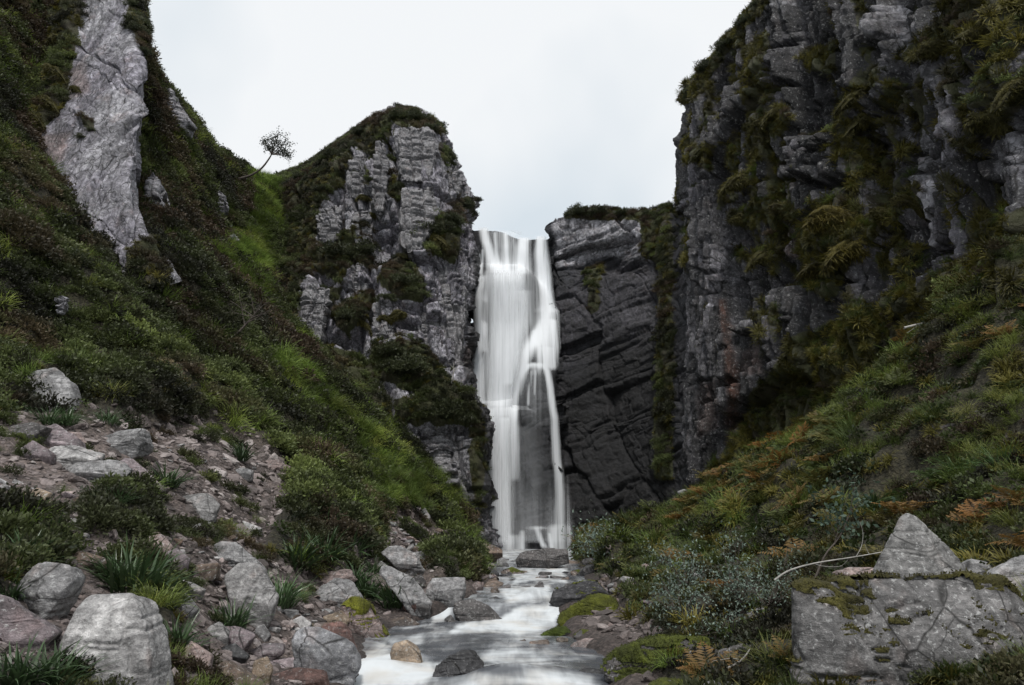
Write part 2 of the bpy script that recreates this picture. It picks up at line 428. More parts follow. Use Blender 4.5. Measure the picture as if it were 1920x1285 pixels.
TW = [  # world points that carry the land on beyond what the camera sees
 (-40, 20, 30), (-45, 40, 30), (-26, 36, 20), (-24, 31, 21), (-22, 42, 21), (-20, 50, 22), (-30, 60, 22), (-9, 44, 16), (-4, 40, 6), (2, 40, 2), (9, 38, 2), (14, 30, 4), (16, 20, 6), (18, 10, 7), (0, 60, 6), (20, 50, 6),
 (-1, 2, .1), (.4, 2, .0), (-3, 1, .9), (3, 1, .0), (2.6, 3.8, .1), (3.4, 4.0, .2), (2.0, 3.4, .0), (-8, 2, 3), (8, 2, 3), (-20, 2, 12), (-28, 8, 18), (14, 2, 7), (40, 30, 10), (40, 60, 10),
]
TP = np.concatenate([np.array([W(*q) for q in TPX]), np.array(TW, float)], 0)
for yy in (4.5, 6, 8, 10, 12, 14, 17, 20, 24, 28, 32):
    c = np.array([[CL(yy) - .35, yy, WS(yy) + .12], [(CL(yy) + CR(yy)) / 2, yy, WS(yy)], [CR(yy) + .35, yy, WS(yy) + .12]], float)
    TP = np.concatenate([TP, c], 0)
_n = len(TP)
def _phi(r2): return 0.5 * r2 * np.log(r2 + 1e-9)
_S = 10.0
_xy = TP[:, :2] / _S
_K = _phi(((_xy[:, None] - _xy[None]) ** 2).sum(-1)) + np.eye(_n) * 0.004
_Pm = np.concatenate([np.ones((_n, 1)), _xy], 1)
_A = np.block([[_K, _Pm], [_Pm.T, np.zeros((3, 3))]])
_c = np.linalg.solve(_A, np.concatenate([TP[:, 2], np.zeros(3)]))

BARE = [[(-50,800),(40,790),(270,800),(380,785),(470,830),(560,890),(545,950),(520,1000),(500,1040),(560,1075),(640,1090),(690,1040),(690,960),(760,955),(800,985),(870,1015),(900,1050),(960,1035),(1000,1050),(1100,1060),(1140,1078),(1165,1140),(1225,1195),(1260,1290),(1260,1600),(-300,1600),(-300,820)]]
ISLE = [[(505,1000),(560,930),(640,915),(700,960),(700,1035),(640,1085),(560,1075),(520,1040)],[(0,960),(60,975),(110,1010),(110,1060),(40,1130),(-30,1130)],[(150,930),(270,920),(280,1000),(200,1020),(150,990)],[(190,1040),(280,1030),(320,1120),(330,1190),(270,1170)],[(810,1040),(900,1050),(930,1080),(850,1090),(800,1080)]]
def terrain_masks(P, px, py):
    bare = mask(px, py, BARE, 12, P, 41, 22, 0.9) * (1 - mask(px, py, ISLE, 8, P, 43, 12, 1.2))
    return bare

def hz_base(x, y):
    x, y = np.asarray(x, float), np.asarray(y, float)
    out = np.empty(x.size); xf, yf = x.ravel() / _S, np.minimum(y.ravel(), 62) / _S
    for i in range(0, x.size, 40000):
        a, b = xf[i:i + 40000], yf[i:i + 40000]
        d = (a[:, None] - _xy[:, 0]) ** 2 + (b[:, None] - _xy[:, 1]) ** 2
        out[i:i + 40000] = _phi(d) @ _c[:_n] + _c[_n] + _c[_n + 1] * a + _c[_n + 2] * b
    return out.reshape(x.shape)

def hz(x, y, bare=None):
    z = hz_base(x, y)
    x, y = np.asarray(x, float), np.asarray(y, float)
    Q = np.stack([x, y, 0 * x], -1)
    amp = 0.10 + 0.34 * sstep(0.8, 4.0, z) + .35 * sstep(2.5, 4.5, x) * sstep(.9, 2.2, z)
    z = z + amp * fbm(Q * 0.75, 5, 5) + 0.035 * fbm(Q * 4.5, 8, 3)
    # gullies and ribs running down the right-hand slope
    z = z + 1.7 * sstep(3.2, 6.0, x) * sstep(7, 11, y) * (ridge(np.stack([y * .34 + .12 * x, x * .07, 0 * x], -1), 37, 3) - .62)
    l, r, w = CL(y), CR(y), WS(y)
    c, hw = (l + r) / 2, (r - l) / 2
    d = np.abs(x - c) / np.maximum(hw, .1) + 0.12 * fbm(Q * 1.6, 31, 3)
    near = 1 - sstep(0.85, 1.25, d)
    bed = w - 0.32 * np.clip(1.0 - d ** 2, -.4, 1) + .03 * fbm(Q * 5, 33, 3)
    on = (y < 37)
    dry = np.where(d < 2.2, np.maximum(z, w + .02 + .10 * sstep(.95, 2.0, d) + 0.05 * fbm(Q * 3, 35, 3)), z)
    return np.where(on, dry * (1 - near) + bed * near, z)

nu, nv = 460, 520
aa = np.concatenate([np.linspace(-1.7, -.82, 40, endpoint=False), np.linspace(-.82, .82, nu - 80), np.linspace(.82, 1.7, 41)[1:]])
yy = np.concatenate([1.2 * (60 / 1.2) ** np.linspace(0, 1, nv - 12), np.geomspace(66, 900, 12)])
Yg, Ag = np.meshgrid(yy, aa, indexing='ij'); Xg = Ag * Yg
Zg = hz(Xg, Yg)
G = np.stack([Xg, Yg, Zg], -1)
TPXY = proj(G)
BAREG = terrain_masks(G, *TPXY)
# heather grows in hummocks: rounded mounds with gaps between them
def hummock(x, y):
    w1, i1 = worley(x + .3 * fbm(np.stack([x, y, 0 * x], -1) * .9, 14, 2), y, 1.25, 21); w2, i2 = worley(x, y, .6, 22)
    return .62 * np.clip(1 - w1 ** 1.6, 0, 1) * (.35 + .9 * i1) + .22 * np.clip(1 - w2 ** 1.6, 0, 1) * (.3 + i2), i1
_hm, _hi = hummock(G[..., 0], G[..., 1])
_ch = np.abs(G[..., 0] - (CL(G[..., 1]) + CR(G[..., 1])) / 2) > (CR(G[..., 1]) - CL(G[..., 1])) / 2 + .5
HUM = _hm * (1 - BAREG) * _ch * (.22 + .78 * sstep(8, 17, G[..., 1])) * (G[..., 1] < 60)
G[..., 2] += .85 * HUM
nb = fbm(G * 0.5, 61, 4)[..., None]
soil = np.array([.112, .088, .079]) * (1 + .65 * nb); peat = np.array([.034, .030, .016]) * (1 + .5 * nb)
wetn = (1 - sstep(.02, .22, G[..., 2] - WS(G[..., 1])))[..., None] * (np.abs(G[..., 0]) < 4)[..., None]
tcol = peat + (soil * (1 - .45 * wetn) - peat) * BAREG[..., None]
me = mk_mesh('ground', G, grid_faces(nu, nv)); set_attr(me, 'col', tcol.reshape(-1, 3), 'FLOAT_COLOR')
ground = add('ground', me, M_SOIL, kind='structure')
TG = G

def ray_ground(px, py, y0=2.5, y1=46):
    """first point of the terrain under a photograph pixel"""
    ys = np.geomspace(y0, y1, 500); P = W(px, py, ys); z = hz(P[:, 0], P[:, 1])
    k = np.nonzero(P[:, 2] <= z)[0]
    if len(k) == 0: return P[-1]
    k = k[0]
    if k == 0: return P[0]
    a, b = P[k - 1, 2] - z[k - 1], P[k, 2] - z[k]
    f = a / (a - b + 1e-9); return P[k - 1] * (1 - f) + P[k] * f

# ------------------------------------------------------------------ cliffs: dense relief sheets with jointed blocks
PATCH = {}
def build_patch(name, net, nu, nv, disp, colour, veg=None, px_net=True, flip=False, parent=None):
    net = np.asarray(net, float)
    if px_net: net = W(net[..., 0], net[..., 1], net[..., 2])
    g = crom(net, nv); g = np.swapaxes(crom(np.swapaxes(g, 0, 1), nu), 0, 1)
    N = gnormals(g)
    if flip: N = -N
    du = np.linalg.norm(np.diff(g, axis=1), axis=-1); s = np.concatenate([np.zeros((nv, 1)), np.cumsum(du, 1)], 1)
    s = s - s[:, nu // 2:nu // 2 + 1]
    t = g[..., 2]
    px, py = proj(g)
    vm = veg(g, px, py) if veg else np.zeros(px.shape)
    d = disp(g, s, t, px, py, vm)
    g2 = g + N * d[..., None]
    N2 = gnormals(g2)
    if flip: N2 = -N2
    px2, py2 = proj(g2)
    vm = veg(g2, px2, py2) if veg else vm
    col, wet, lich = colour(g2, s, t, px2, py2, N2)
    f = grid_faces(nu, nv)
    if flip: f = f[:, ::-1]
    me = mk_mesh(name, g2, f)
    set_attr(me, 'col', col.reshape(-1, 3), 'FLOAT_COLOR'); set_attr(me, 'veg', vm.ravel(), 'FLOAT')
    set_attr(me, 'wet', np.broadcast_to(wet, px.shape).ravel(), 'FLOAT'); set_attr(me, 'lich', np.broadcast_to(lich, px.shape).ravel(), 'FLOAT')
    o = add(name, me, M_ROCK, kind=None if parent else 'structure', parent=parent)
    PATCH[name] = dict(P=g2, N=N2, px=px2, py=py2, veg=vm)
    return o

def on_patch(name, px, py):
    p = PATCH[name]; d = (p['px'] - px) ** 2 + (p['py'] - py) ** 2
    near = d < max(d.min() * 1.5, 30); yy_ = np.where(near, p['P'][..., 1], 1e9)
    i = np.unravel_index(np.argmin(yy_), d.shape)
    return p['P'][i], p['N'][i]

PURPLE = np.array([.176, .166, .190]); GREY = np.array([.204, .198, .212]); DARK = np.array([.070, .068, .072]); WETBLUE = np.array([.040, .041, .050]); PINK = np.array([.22, .165, .155]); RUST = np.array([.10, .042, .026]); LIGHT = np.array([.30, .294, .318])
def lerp(a, b, m): return a + (b - a) * np.asarray(m)[..., None]

# ---- central crag beside the fall
CR_VEG = [
 [(440,360),(560,318),(690,222),(760,200),(835,240),(822,250),(735,228),(733,300),(722,262),(700,300),(655,275),(648,345),(598,380),(590,455),(620,470),(650,432),(700,450),(700,505),(655,495),(640,540),(585,500),(560,545),(545,640),(480,660),(440,500)],
 [(775,420),(800,405),(860,395),(870,440),(850,490),(800,470),(775,445)],[(715,505),(750,480),(795,520),(790,565),(745,560),(712,540)],[(728,310),(745,330),(760,360),(745,385),(730,360)],
 [(640,560),(700,545),(690,600),(650,625),(625,600)],[(700,650),(750,630),(800,650),(835,700),(905,770),(905,800),(830,770),(780,745),(720,720),(690,690)],[(735,745),(800,740),(905,775),(880,800),(800,795),(740,800)],
 [(545,650),(600,640),(660,660),(700,700),(735,760),(735,850),(640,800),(560,740)],[(858,350),(885,370),(893,410),(870,390)],[(825,270),(850,300),(845,330),(826,300)],[(745,820),(785,825),(780,850),(750,850)],[(650,420),(690,410),(700,440),(670,445)],
 [(655,300),(690,310),(690,345),(655,340)],[(880,800),(905,800),(905,960),(890,940)],[(600,545),(650,530),(640,560),(610,575)]]
def cr_veg(P, px, py): return mask(px, py, CR_VEG, 7, P, 71, 12, 1.1)
def cr_disp(g, s, t, px, py, vm):
    a1, t1, e1 = blocks(s + .12 * t, t, 2.0, 4.2, 301, .22); a2, t2, e2 = blocks(s + .10 * t, t, .75, 1.5, 302, .25); a3, t3, e3 = blocks(s, t + .1 * s, .30, .42, 303, .3)
    d = 1.5 * (a1 - .5) + .5 * t1 + .55 * (a2 - .5) + .45 * t2 + .13 * (a3 - .5) + .25 * t3
    d -= .75 * np.exp(-(e1 / .11) ** 2) + .34 * np.exp(-(e2 / .05) ** 2) + .10 * np.exp(-(e3 / .03) ** 2)
    tower = mask(px, py, [[(740,235),(822,250),(835,300),(820,400),(780,480),(745,480),(735,380)]], 12, g, 5, 6)
    d = d * (1 - .55 * tower) + .45 * tower
    d += .12 * fbm(g * 2.2, 9, 4)
    d = d * (1 - .75 * vm) + vm * (.35 + .45 * fbm(g * .9, 12, 4))
    rim = 1 - sstep(0, 1, (g[..., 1] - 36.5) / 3)
    return d * (.25 + .75 * rim)
def cr_col(g, s, t, px, py, N):
    n = fbm(g * .6, 81, 4)
    c = lerp(GREY * 1.6, PURPLE * 1.25, sstep(-.4, .4, n))
    c = lerp(c, LIGHT * 1.35, .6 * sstep(.1, .6, fbm(g * np.array([1.6, 1.6, .5]), 83, 4)))
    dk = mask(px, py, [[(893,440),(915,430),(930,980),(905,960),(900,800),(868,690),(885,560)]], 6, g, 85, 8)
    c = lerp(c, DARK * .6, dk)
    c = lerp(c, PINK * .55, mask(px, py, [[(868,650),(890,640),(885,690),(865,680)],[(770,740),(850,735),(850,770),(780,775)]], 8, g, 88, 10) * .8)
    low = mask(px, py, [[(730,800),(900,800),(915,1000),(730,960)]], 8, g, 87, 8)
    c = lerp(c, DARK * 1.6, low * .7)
    return c, .6 * dk, .9 * (1 - dk)
CRAG_NET = [
 [(470,335,52),(560,318,50),(620,278,49),(690,230,48),(740,208,47),(800,215,47),(822,262,48),(852,325,49),(880,415,50)],
 [(480,362,42),(555,335,40),(620,295,39),(690,246,38.2),(738,216,37.2),(800,222,37),(820,262,37.6),(850,318,38.5),(880,420,39)],
 [(480,430,38),(560,400,36.5),(620,335,36.5),(690,275,36),(735,240,35),(798,238,34.6),(820,280,35.4),(848,345,36),(882,435,37.4)],
 [(480,500,35),(560,480,34),(600,410,33.7),(660,385,34),(740,350,33.6),(802,350,33.4),(840,380,34.2),(864,415,34.9),(890,465,37)],
 [(480,560,32),(550,560,31.6),(595,505,32),(660,500,32.4),(740,480,32.6),(804,480,32.4),(858,480,33),(888,495,34),(902,520,37)],
 [(500,620,29.6),(550,620,30),(600,610,30.5),(660,610,31),(740,600,31.4),(804,600,31.5),(850,600,32.0),(886,600,33.3),(900,610,37)],
 [(530,690,27.5),(570,700,28.5),(610,700,29.2),(670,700,29.8),(740,700,30.3),(800,700,30.6),(850,700,31),(886,700,32.6),(902,700,37)],
 [(600,760,26.5),(640,790,27),(680,800,28),(720,800,28.7),(760,800,29.2),(810,800,29.4),(862,790,29.5),(900,790,30.8),(922,790,37)],
 [(660,850,26.6),(690,900,27.3),(720,900,27.8),(750,890,28.3),(780,890,28.9),(830,900,29.1),(880,900,29.3),(904,900,30.6),(924,900,37)],
 [(740,1030,27.5),(760,1040,28),(780,1040,28.3),(800,1040,28.7),(820,1040,29),(850,1040,29.3),(890,1040,29.6),(915,1040,30.8),(935,1040,37)]]
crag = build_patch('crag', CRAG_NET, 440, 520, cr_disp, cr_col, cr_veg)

# ---- pale slab crag high on the left
SL_VEG = [[(60,-80),(150,-80),(150,20),(140,100),(120,200),(70,260),(70,340),(30,330)],[(236,-80),(280,-80),(300,120),(272,110),(262,70),(240,45)],[(230,470),(300,430),(330,560),(230,540)],[(150,215),(175,225),(180,250),(160,240)]]
def sl_veg(P, px, py): return mask(px, py, SL_VEG, 7, P, 171, 10, 1.1)
def sl_disp(g, s, t, px, py, vm):
    # beds dip to the lower right across the slab
    a = s * .62 + t * .78; b = t * .62 - s * .78
    a1, t1, e1 = blocks(a, b, 5.0, 2.6, 401, .10); a2, t2, e2 = blocks(a, b, 2.4, .8, 402, .12); a3, t3, e3 = blocks(a, b, .5, .16, 403, .3)
    d = .42 * (a1 - .5) + .10 * t1 + .08 * (a2 - .5) + .04 * (a3 - .5) + .07 * fbm(g * 1.6, 31, 5)
    d -= .22 * np.exp(-(e1 / .05) ** 2) + .07 * np.exp(-(e2 / .03) ** 2)
    return d * (1 - .7 * vm) + vm * (.3 + .4 * fbm(g * .9, 12, 4))
def sl_col(g, s, t, px, py, N):
    c = lerp(GREY * 1.55, PURPLE * 1.4, sstep(-.4, .4, fbm(g * .5, 181, 4)))
    c = lerp(c, PINK * 1.0, .7 * mask(px, py, [[(75,255),(130,250),(120,300),(85,310)],[(130,130),(160,110),(165,170),(130,185)]], 8, g, 182, 10))
    return c, 0.0, .7
SLAB_NET = [
 [(60,-70,28),(110,-70,26.2),(150,-70,25.2),(190,-70,24.9),(228,-70,25.2),(222,-70,30)],
 [(80,50,26),(120,50,24.8),(160,50,24),(210,45,23.5),(258,55,23.5),(250,60,29)],
 [(60,150,25),(110,150,23.8),(150,150,23.1),(210,150,22.4),(268,150,22.4),(258,150,28)],
 [(20,250,23.5),(70,250,22.4),(120,250,21.9),(190,250,21.3),(262,250,21.2),(252,250,27)],
 [(20,340,22),(75,350,21.1),(120,350,20.7),(185,350,20.2),(252,350,20.1),(244,350,26)],
 [(50,420,20.6),(110,420,20.1),(150,420,19.9),(205,430,19.6),(262,430,19.6),(262,430,25)],
 [(80,560,19.4),(150,560,19.2),(190,560,19),(240,560,19),(305,540,19.1),(330,540,24)]]
slab = build_patch('slab_crag', SLAB_NET, 240, 330, sl_disp, sl_col, sl_veg)

# ---- the head wall behind and right of the fall
BK_VEG = [[(1045,395),(1260,385),(1260,480),(1230,500),(1205,480),(1195,415),(1060,410)],[(1235,500),(1262,470),(1262,900),(1225,900),(1230,600)],[(1095,500),(1125,500),(1122,580),(1108,590)]]
def bk_veg(P, px, py): return mask(px, py, BK_VEG, 6, P, 271, 10, 1.1)
def bk_disp(g, s, t, px, py, vm):
    a1, t1, e1 = blocks(s + .35 * t, t - .3 * s, 2.6, 2.2, 501, .3); a2, t2, e2 = blocks(s + .3 * t, t - .25 * s, .8, .55, 502, .3); a3, t3, e3 = blocks(s, t, .4, .26, 503, .3)
    d = .8 * (a1 - .5) + .6 * t1 + .26 * (a2 - .5) + .4 * t2 + .06 * (a3 - .5) + .12 * fbm(g * 1.4, 51, 4)
    d -= .30 * np.exp(-(e1 / .08) ** 2) + .10 * np.exp(-(e2 / .04) ** 2)
    fall = sstep(1035, 1000, px) * sstep(880, 900, px)
    d *= 1 - .45 * sstep(1035, 1060, px) * sstep(490, 520, py)
    d *= (1 - .6 * fall) * (1 - .85 * fall * sstep(540, 500, py))
    return (d * (1 - .6 * vm) + vm * (.25 + .3 * fbm(g * .9, 12, 4))) * (1 - sstep(37.5, 39, g[..., 1]))
def bk_col(g, s, t, px, py, N):
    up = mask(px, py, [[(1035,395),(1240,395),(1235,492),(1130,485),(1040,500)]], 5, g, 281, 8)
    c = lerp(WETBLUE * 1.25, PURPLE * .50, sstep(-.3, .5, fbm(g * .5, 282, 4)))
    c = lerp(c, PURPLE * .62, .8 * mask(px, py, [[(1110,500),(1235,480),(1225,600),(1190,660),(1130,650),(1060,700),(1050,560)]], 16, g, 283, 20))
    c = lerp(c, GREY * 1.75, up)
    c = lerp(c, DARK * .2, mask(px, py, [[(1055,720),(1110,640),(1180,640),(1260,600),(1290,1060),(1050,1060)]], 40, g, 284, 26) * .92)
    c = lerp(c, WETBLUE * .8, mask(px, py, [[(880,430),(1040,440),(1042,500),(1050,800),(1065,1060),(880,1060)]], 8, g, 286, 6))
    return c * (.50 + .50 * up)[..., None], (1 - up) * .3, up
BACK_NET = [
 [(880,586,55),(905,586,55),(940,586,55),(975,586,55),(1005,586,55),(1028,580,55),(1046,571,55),(1120,571,55),(1190,560,52),(1245,520,46),(1300,480,40)],
 [(880,484,42),(905,480,42),(940,482,42),(975,484,42),(1005,482,42),(1028,475,42),(1046,453,42),(1120,453,42),(1190,450,41),(1245,440,40),(1300,430,37)],
 [(880,440,38.9),(905,440,38.9),(940,444,38.9),(975,456,38.9),(1005,456,38.7),(1028,448,38.4),(1046,414,38.2),(1120,408,38),(1190,412,37),(1245,405,36),(1300,400,34)],
 [(880,436,38.6),(905,434,38.2),(940,438,38),(975,450,38),(1005,450,37.9),(1028,446,37.6),(1046,410,37.4),(1120,403,37),(1190,407,36),(1245,400,35),(1300,395,33)],
 [(880,470,38.2),(905,465,37.8),(940,470,37.6),(975,475,37.6),(1005,478,37.6),(1032,475,37.4),(1047,450,37),(1120,445,36.5),(1190,447,35.4),(1245,450,34.2),(1300,450,32)],
 [(880,508,38),(905,506,37.4),(940,512,37.2),(975,514,37.2),(1005,530,37.4),(1034,530,37.3),(1047,495,37.2),(1120,492,36.7),(1190,490,35.5),(1245,490,34.2),(1300,490,32)],
 [(880,530,37),(905,522,36.4),(940,522,35.7),(975,524,35.6),(1005,560,36.6),(1036,570,36.9),(1050,540,36.8),(1120,540,36.2),(1190,540,35),(1245,540,33.8),(1300,540,31.5)],
 [(880,620,36.6),(905,620,36),(940,620,35.4),(975,620,35.4),(1005,620,35.8),(1036,620,36.2),(1050,640,36.5),(1120,640,35.9),(1190,640,34.6),(1245,640,33.3),(1300,640,31)],
 [(880,690,36.3),(905,690,35.7),(940,690,35.1),(970,690,35.1),(1003,680,34.8),(1034,695,35.2),(1050,700,36.2),(1120,700,35.6),(1190,700,34.3),(1245,700,33),(1300,700,30.8)],
 [(880,770,36),(905,770,35.4),(935,775,34.9),(968,775,34.9),(1003,770,34.2),(1034,780,34.6),(1056,790,36),(1120,790,35.3),(1190,790,34),(1245,790,32.6),(1300,790,30.3)],
 [(880,800,35.6),(905,800,34.9),(935,795,34.2),(968,790,34.3),(1003,800,34),(1036,810,34.5),(1056,820,35.8),(1120,820,35.1),(1190,820,33.8),(1245,820,32.4),(1300,820,30)],
 [(880,930,35.2),(905,930,34.6),(935,930,34),(968,930,34.1),(1003,930,33.7),(1040,930,34.2),(1060,930,35),(1120,930,34.4),(1190,930,33),(1245,930,31.6),(1300,930,29.4)],
 [(880,1060,34.6),(905,1060,34.2),(935,1060,33.8),(968,1060,33.8),(1003,1060,33.4),(1040,1060,33.6),(1064,1060,34.2),(1120,1060,33.4),(1190,1060,32),(1245,1060,30.6),(1300,1060,28.8)]]
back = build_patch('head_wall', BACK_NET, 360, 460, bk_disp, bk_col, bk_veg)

# ---- the tall dark cliff along the right side
RC_VEG = [
 [(1490,440),(1530,385),(1580,365),(1625,400),(1610,470),(1570,560),(1500,540)],[(1340,395),(1348,345),(1395,328),(1412,342),(1372,352),(1352,400)],[(1425,225),(1450,195),(1485,220),(1470,245),(1430,250)],[(1405,270),(1430,255),(1440,285),(1410,300)],
 [(1565,190),(1600,140),(1645,110),(1640,160),(1600,195),(1560,245)],[(1570,260),(1610,215),(1650,200),(1655,230),(1600,265)],[(1690,110),(1740,60),(1800,0),(1920,-20),(1920,80),(1860,140),(1800,60),(1740,110)],[(1780,275),(1830,225),(1890,180),(1935,110),(1935,165),(1880,230),(1800,275)],
 [(1600,440),(1640,385),(1690,370),(1720,330),(1730,350),(1690,420),(1620,460)],[(1360,400),(1410,398),(1410,420),(1360,420)],[(1390,470),(1460,455),(1480,480),(1440,490),(1385,485)],[(1260,110),(1330,60),(1440,-40),(1450,0),(1380,90),(1300,190),(1275,190)],
 [(1440,700),(1480,640),(1560,600),(1650,560),(1760,500),(1935,420),(1935,1050),(1250,1050),(1320,900)],[(1390,100),(1430,40),(1440,100),(1410,200),(1390,180)],[(1235,395),(1260,395),(1250,500),(1240,900),(1225,900)],[(1285,250),(1330,280),(1330,310),(1285,300)],
 [(1820,430),(1880,400),(1935,380),(1935,440),(1820,470)],[(1680,470),(1720,450),(1730,500),(1690,520)],[(1440,380),(1490,390),(1500,410),(1440,415)],[(1655,160),(1690,150),(1700,200),(1665,210)],[(1500,100),(1560,80),(1560,130),(1510,140)]]
def rc_veg(P, px, py):
    m = mask(px, py, RC_VEG, 8, P, 371, 22, .8)
    return np.maximum(m, .8 * sstep(.16, .40, fbm(P * np.array([1.2, 1.2, .22]), 372, 4)) * sstep(1000, 400, py))
def rc_disp(g, s, t, px, py, vm):
    a0, t0, e0 = blocks(s + .05 * t, t, 3.2, 16, 600, .12); a1, t1, e1 = blocks(s + .03 * t, t, 1.0, 4.6, 601, .18); a2, t2, e2 = blocks(s, t, .42, 1.5, 602, .22); a3, t3, e3 = blocks(s, t + .15 * s, .2, .5, 603, .3)
    d = 1.5 * (a0 - .5) + .40 * t0 + .6 * (a1 - .5) + .18 * t1 + .22 * (a2 - .5) + .2 * t2 + .10 * (a3 - .5) + .2 * t3
    d -= .9 * np.exp(-(e0 / .18) ** 2) + .40 * np.exp(-(e1 / .08) ** 2) + .14 * np.exp(-(e2 / .04) ** 2)
    # upright flutes: ribs of rock with deep gaps, broken off at different heights
    for wd, am, sd_ in ((.72, .62, 3), (.30, .30, 4)):
        f = s / wd + .55 * fbm(np.stack([s * .7 / wd, t * .10 / wd, 0 * s], -1), 640 + sd_, 3) + .04 * t
        k = np.floor(f).astype(np.int64); hb = np.floor(t / 2.6 + 5 * hsh(k, k * 0, 650 + sd_)).astype(np.int64)
        rib = 1 - np.abs((f - k) * 2 - 1) ** 1.7
        d += am * (rib - .62) * (.35 + .9 * hsh(k, hb, 660 + sd_)) + .22 * am * (hsh(k, hb, 670 + sd_) - .5)
    d += .08 * fbm(g * 3.5, 62, 3)
    d *= .45 + .55 * sstep(1255, 1330, px)
    d = d * (1 - .35 * vm) + vm * (.35 + .5 * fbm(g * .8, 12, 4))
    return d * (1 - sstep(23.2, 25, t))
def rc_col(g, s, t, px, py, N):
    n = fbm(g * np.array([.5, .5, .2]), 381, 4)
    c = lerp(DARK * .6, PURPLE * .7, sstep(-.4, .5, n))
    c = lerp(c, GREY * 1.25, .62 * sstep(.10, .5, fbm(np.stack([s * 1.8, t * .35, 0 * s], -1), 382, 4)))
    c = lerp(c, LIGHT * 1.15, .85 * mask(px, py, [[(1680,0),(1800,0),(1790,100),(1760,200),(1770,330),(1740,480),(1715,450),(1700,280),(1690,150)],[(1850,300),(1920,180),(1935,420),(1860,400)]], 16, g, 383, 26) * sstep(-.35, .35, fbm(np.stack([s * 3, t * .5, 0 * s], -1), 384, 4)))
    c = lerp(c, GREY * 1.0, .4 * mask(px, py, [[(1250,420),(1420,350),(1440,620),(1380,760),(1250,700)]], 18, g, 385, 20))
    for wd, sd_, am in ((.72, 3, 1.0), (.30, 4, .7)):     # neighbouring ribs differ in lichen and weathering
        f = s / wd + .55 * fbm(np.stack([s * .7 / wd, t * .10 / wd, 0 * s], -1), 640 + sd_, 3) + .04 * t
        k = np.floor(f).astype(np.int64); hb = np.floor(t / 2.6 + 5 * hsh(k, k * 0, 650 + sd_)).astype(np.int64)
        c = c * ((1 - am) + am * (.45 + 1.35 * hsh(k, hb, 680 + sd_) ** 1.5))[..., None]
    c = lerp(c, DARK * .5, .55 * sstep(-.1, .35, fbm(np.stack([s * 1.1, t * .18, 0 * s], -1), 389, 4)))
    c = lerp(c, RUST * .8, mask(px, py, [[(1345,560),(1362,560),(1385,700),(1382,860),(1362,840),(1360,700)]], 5, g, 386, 9) * .9)
    c = lerp(c, PINK * .8, mask(px, py, [[(1455,425),(1500,425),(1505,485),(1490,490),(1455,465)],[(1315,720),(1340,715),(1345,800),(1310,820)],[(1390,660),(1420,645),(1430,700),(1395,700)]], 5, g, 387, 8) * .75)
    return c * .66, .25, .5
cols = [(1240,700,36.5),(1256,700,32),(1274,700,29),(1330,700,27.2),(1410,700,24.8),(1500,700,22.3),(1610,700,19.7),(1730,700,17.2),(1840,700,15.2),(1960,700,13.4),(2120,700,11.4)]
B = np.array([W(*c) for c in cols])[:, :2]
rn = []
for z_, back_, in [(27, 9.0), (25.6, 5.0), (24.2, 2.6), (22, 2.0), (18, 1.55), (14, 1.1), (10, .7), (6, .35), (2, 0.0), (-1, -.3)]:
    row = []
    for i, (x_, y_) in enumerate(B):
        k = i / (len(B) - 1)
        nx_, ny_ = (1.0, .15) if i > 2 else (1.05, .3)
        top = 0.0
        if z_ > 22 and i > 3: top = .9 * min((i - 3), 5)            # the rim climbs towards the camera
        row.append((x_ + nx_ * back_, y_ + ny_ * back_, z_ + top))
    rn.append(row)
rcl = build_patch('right_cliff', rn, 640, 560, rc_disp, rc_col, rc_veg, px_net=False)
# ------------------------------------------------------------------ water
wf = bpy.data.objects.new('waterfall', None); COL.objects.link(wf); wf['kind'] = 'structure'
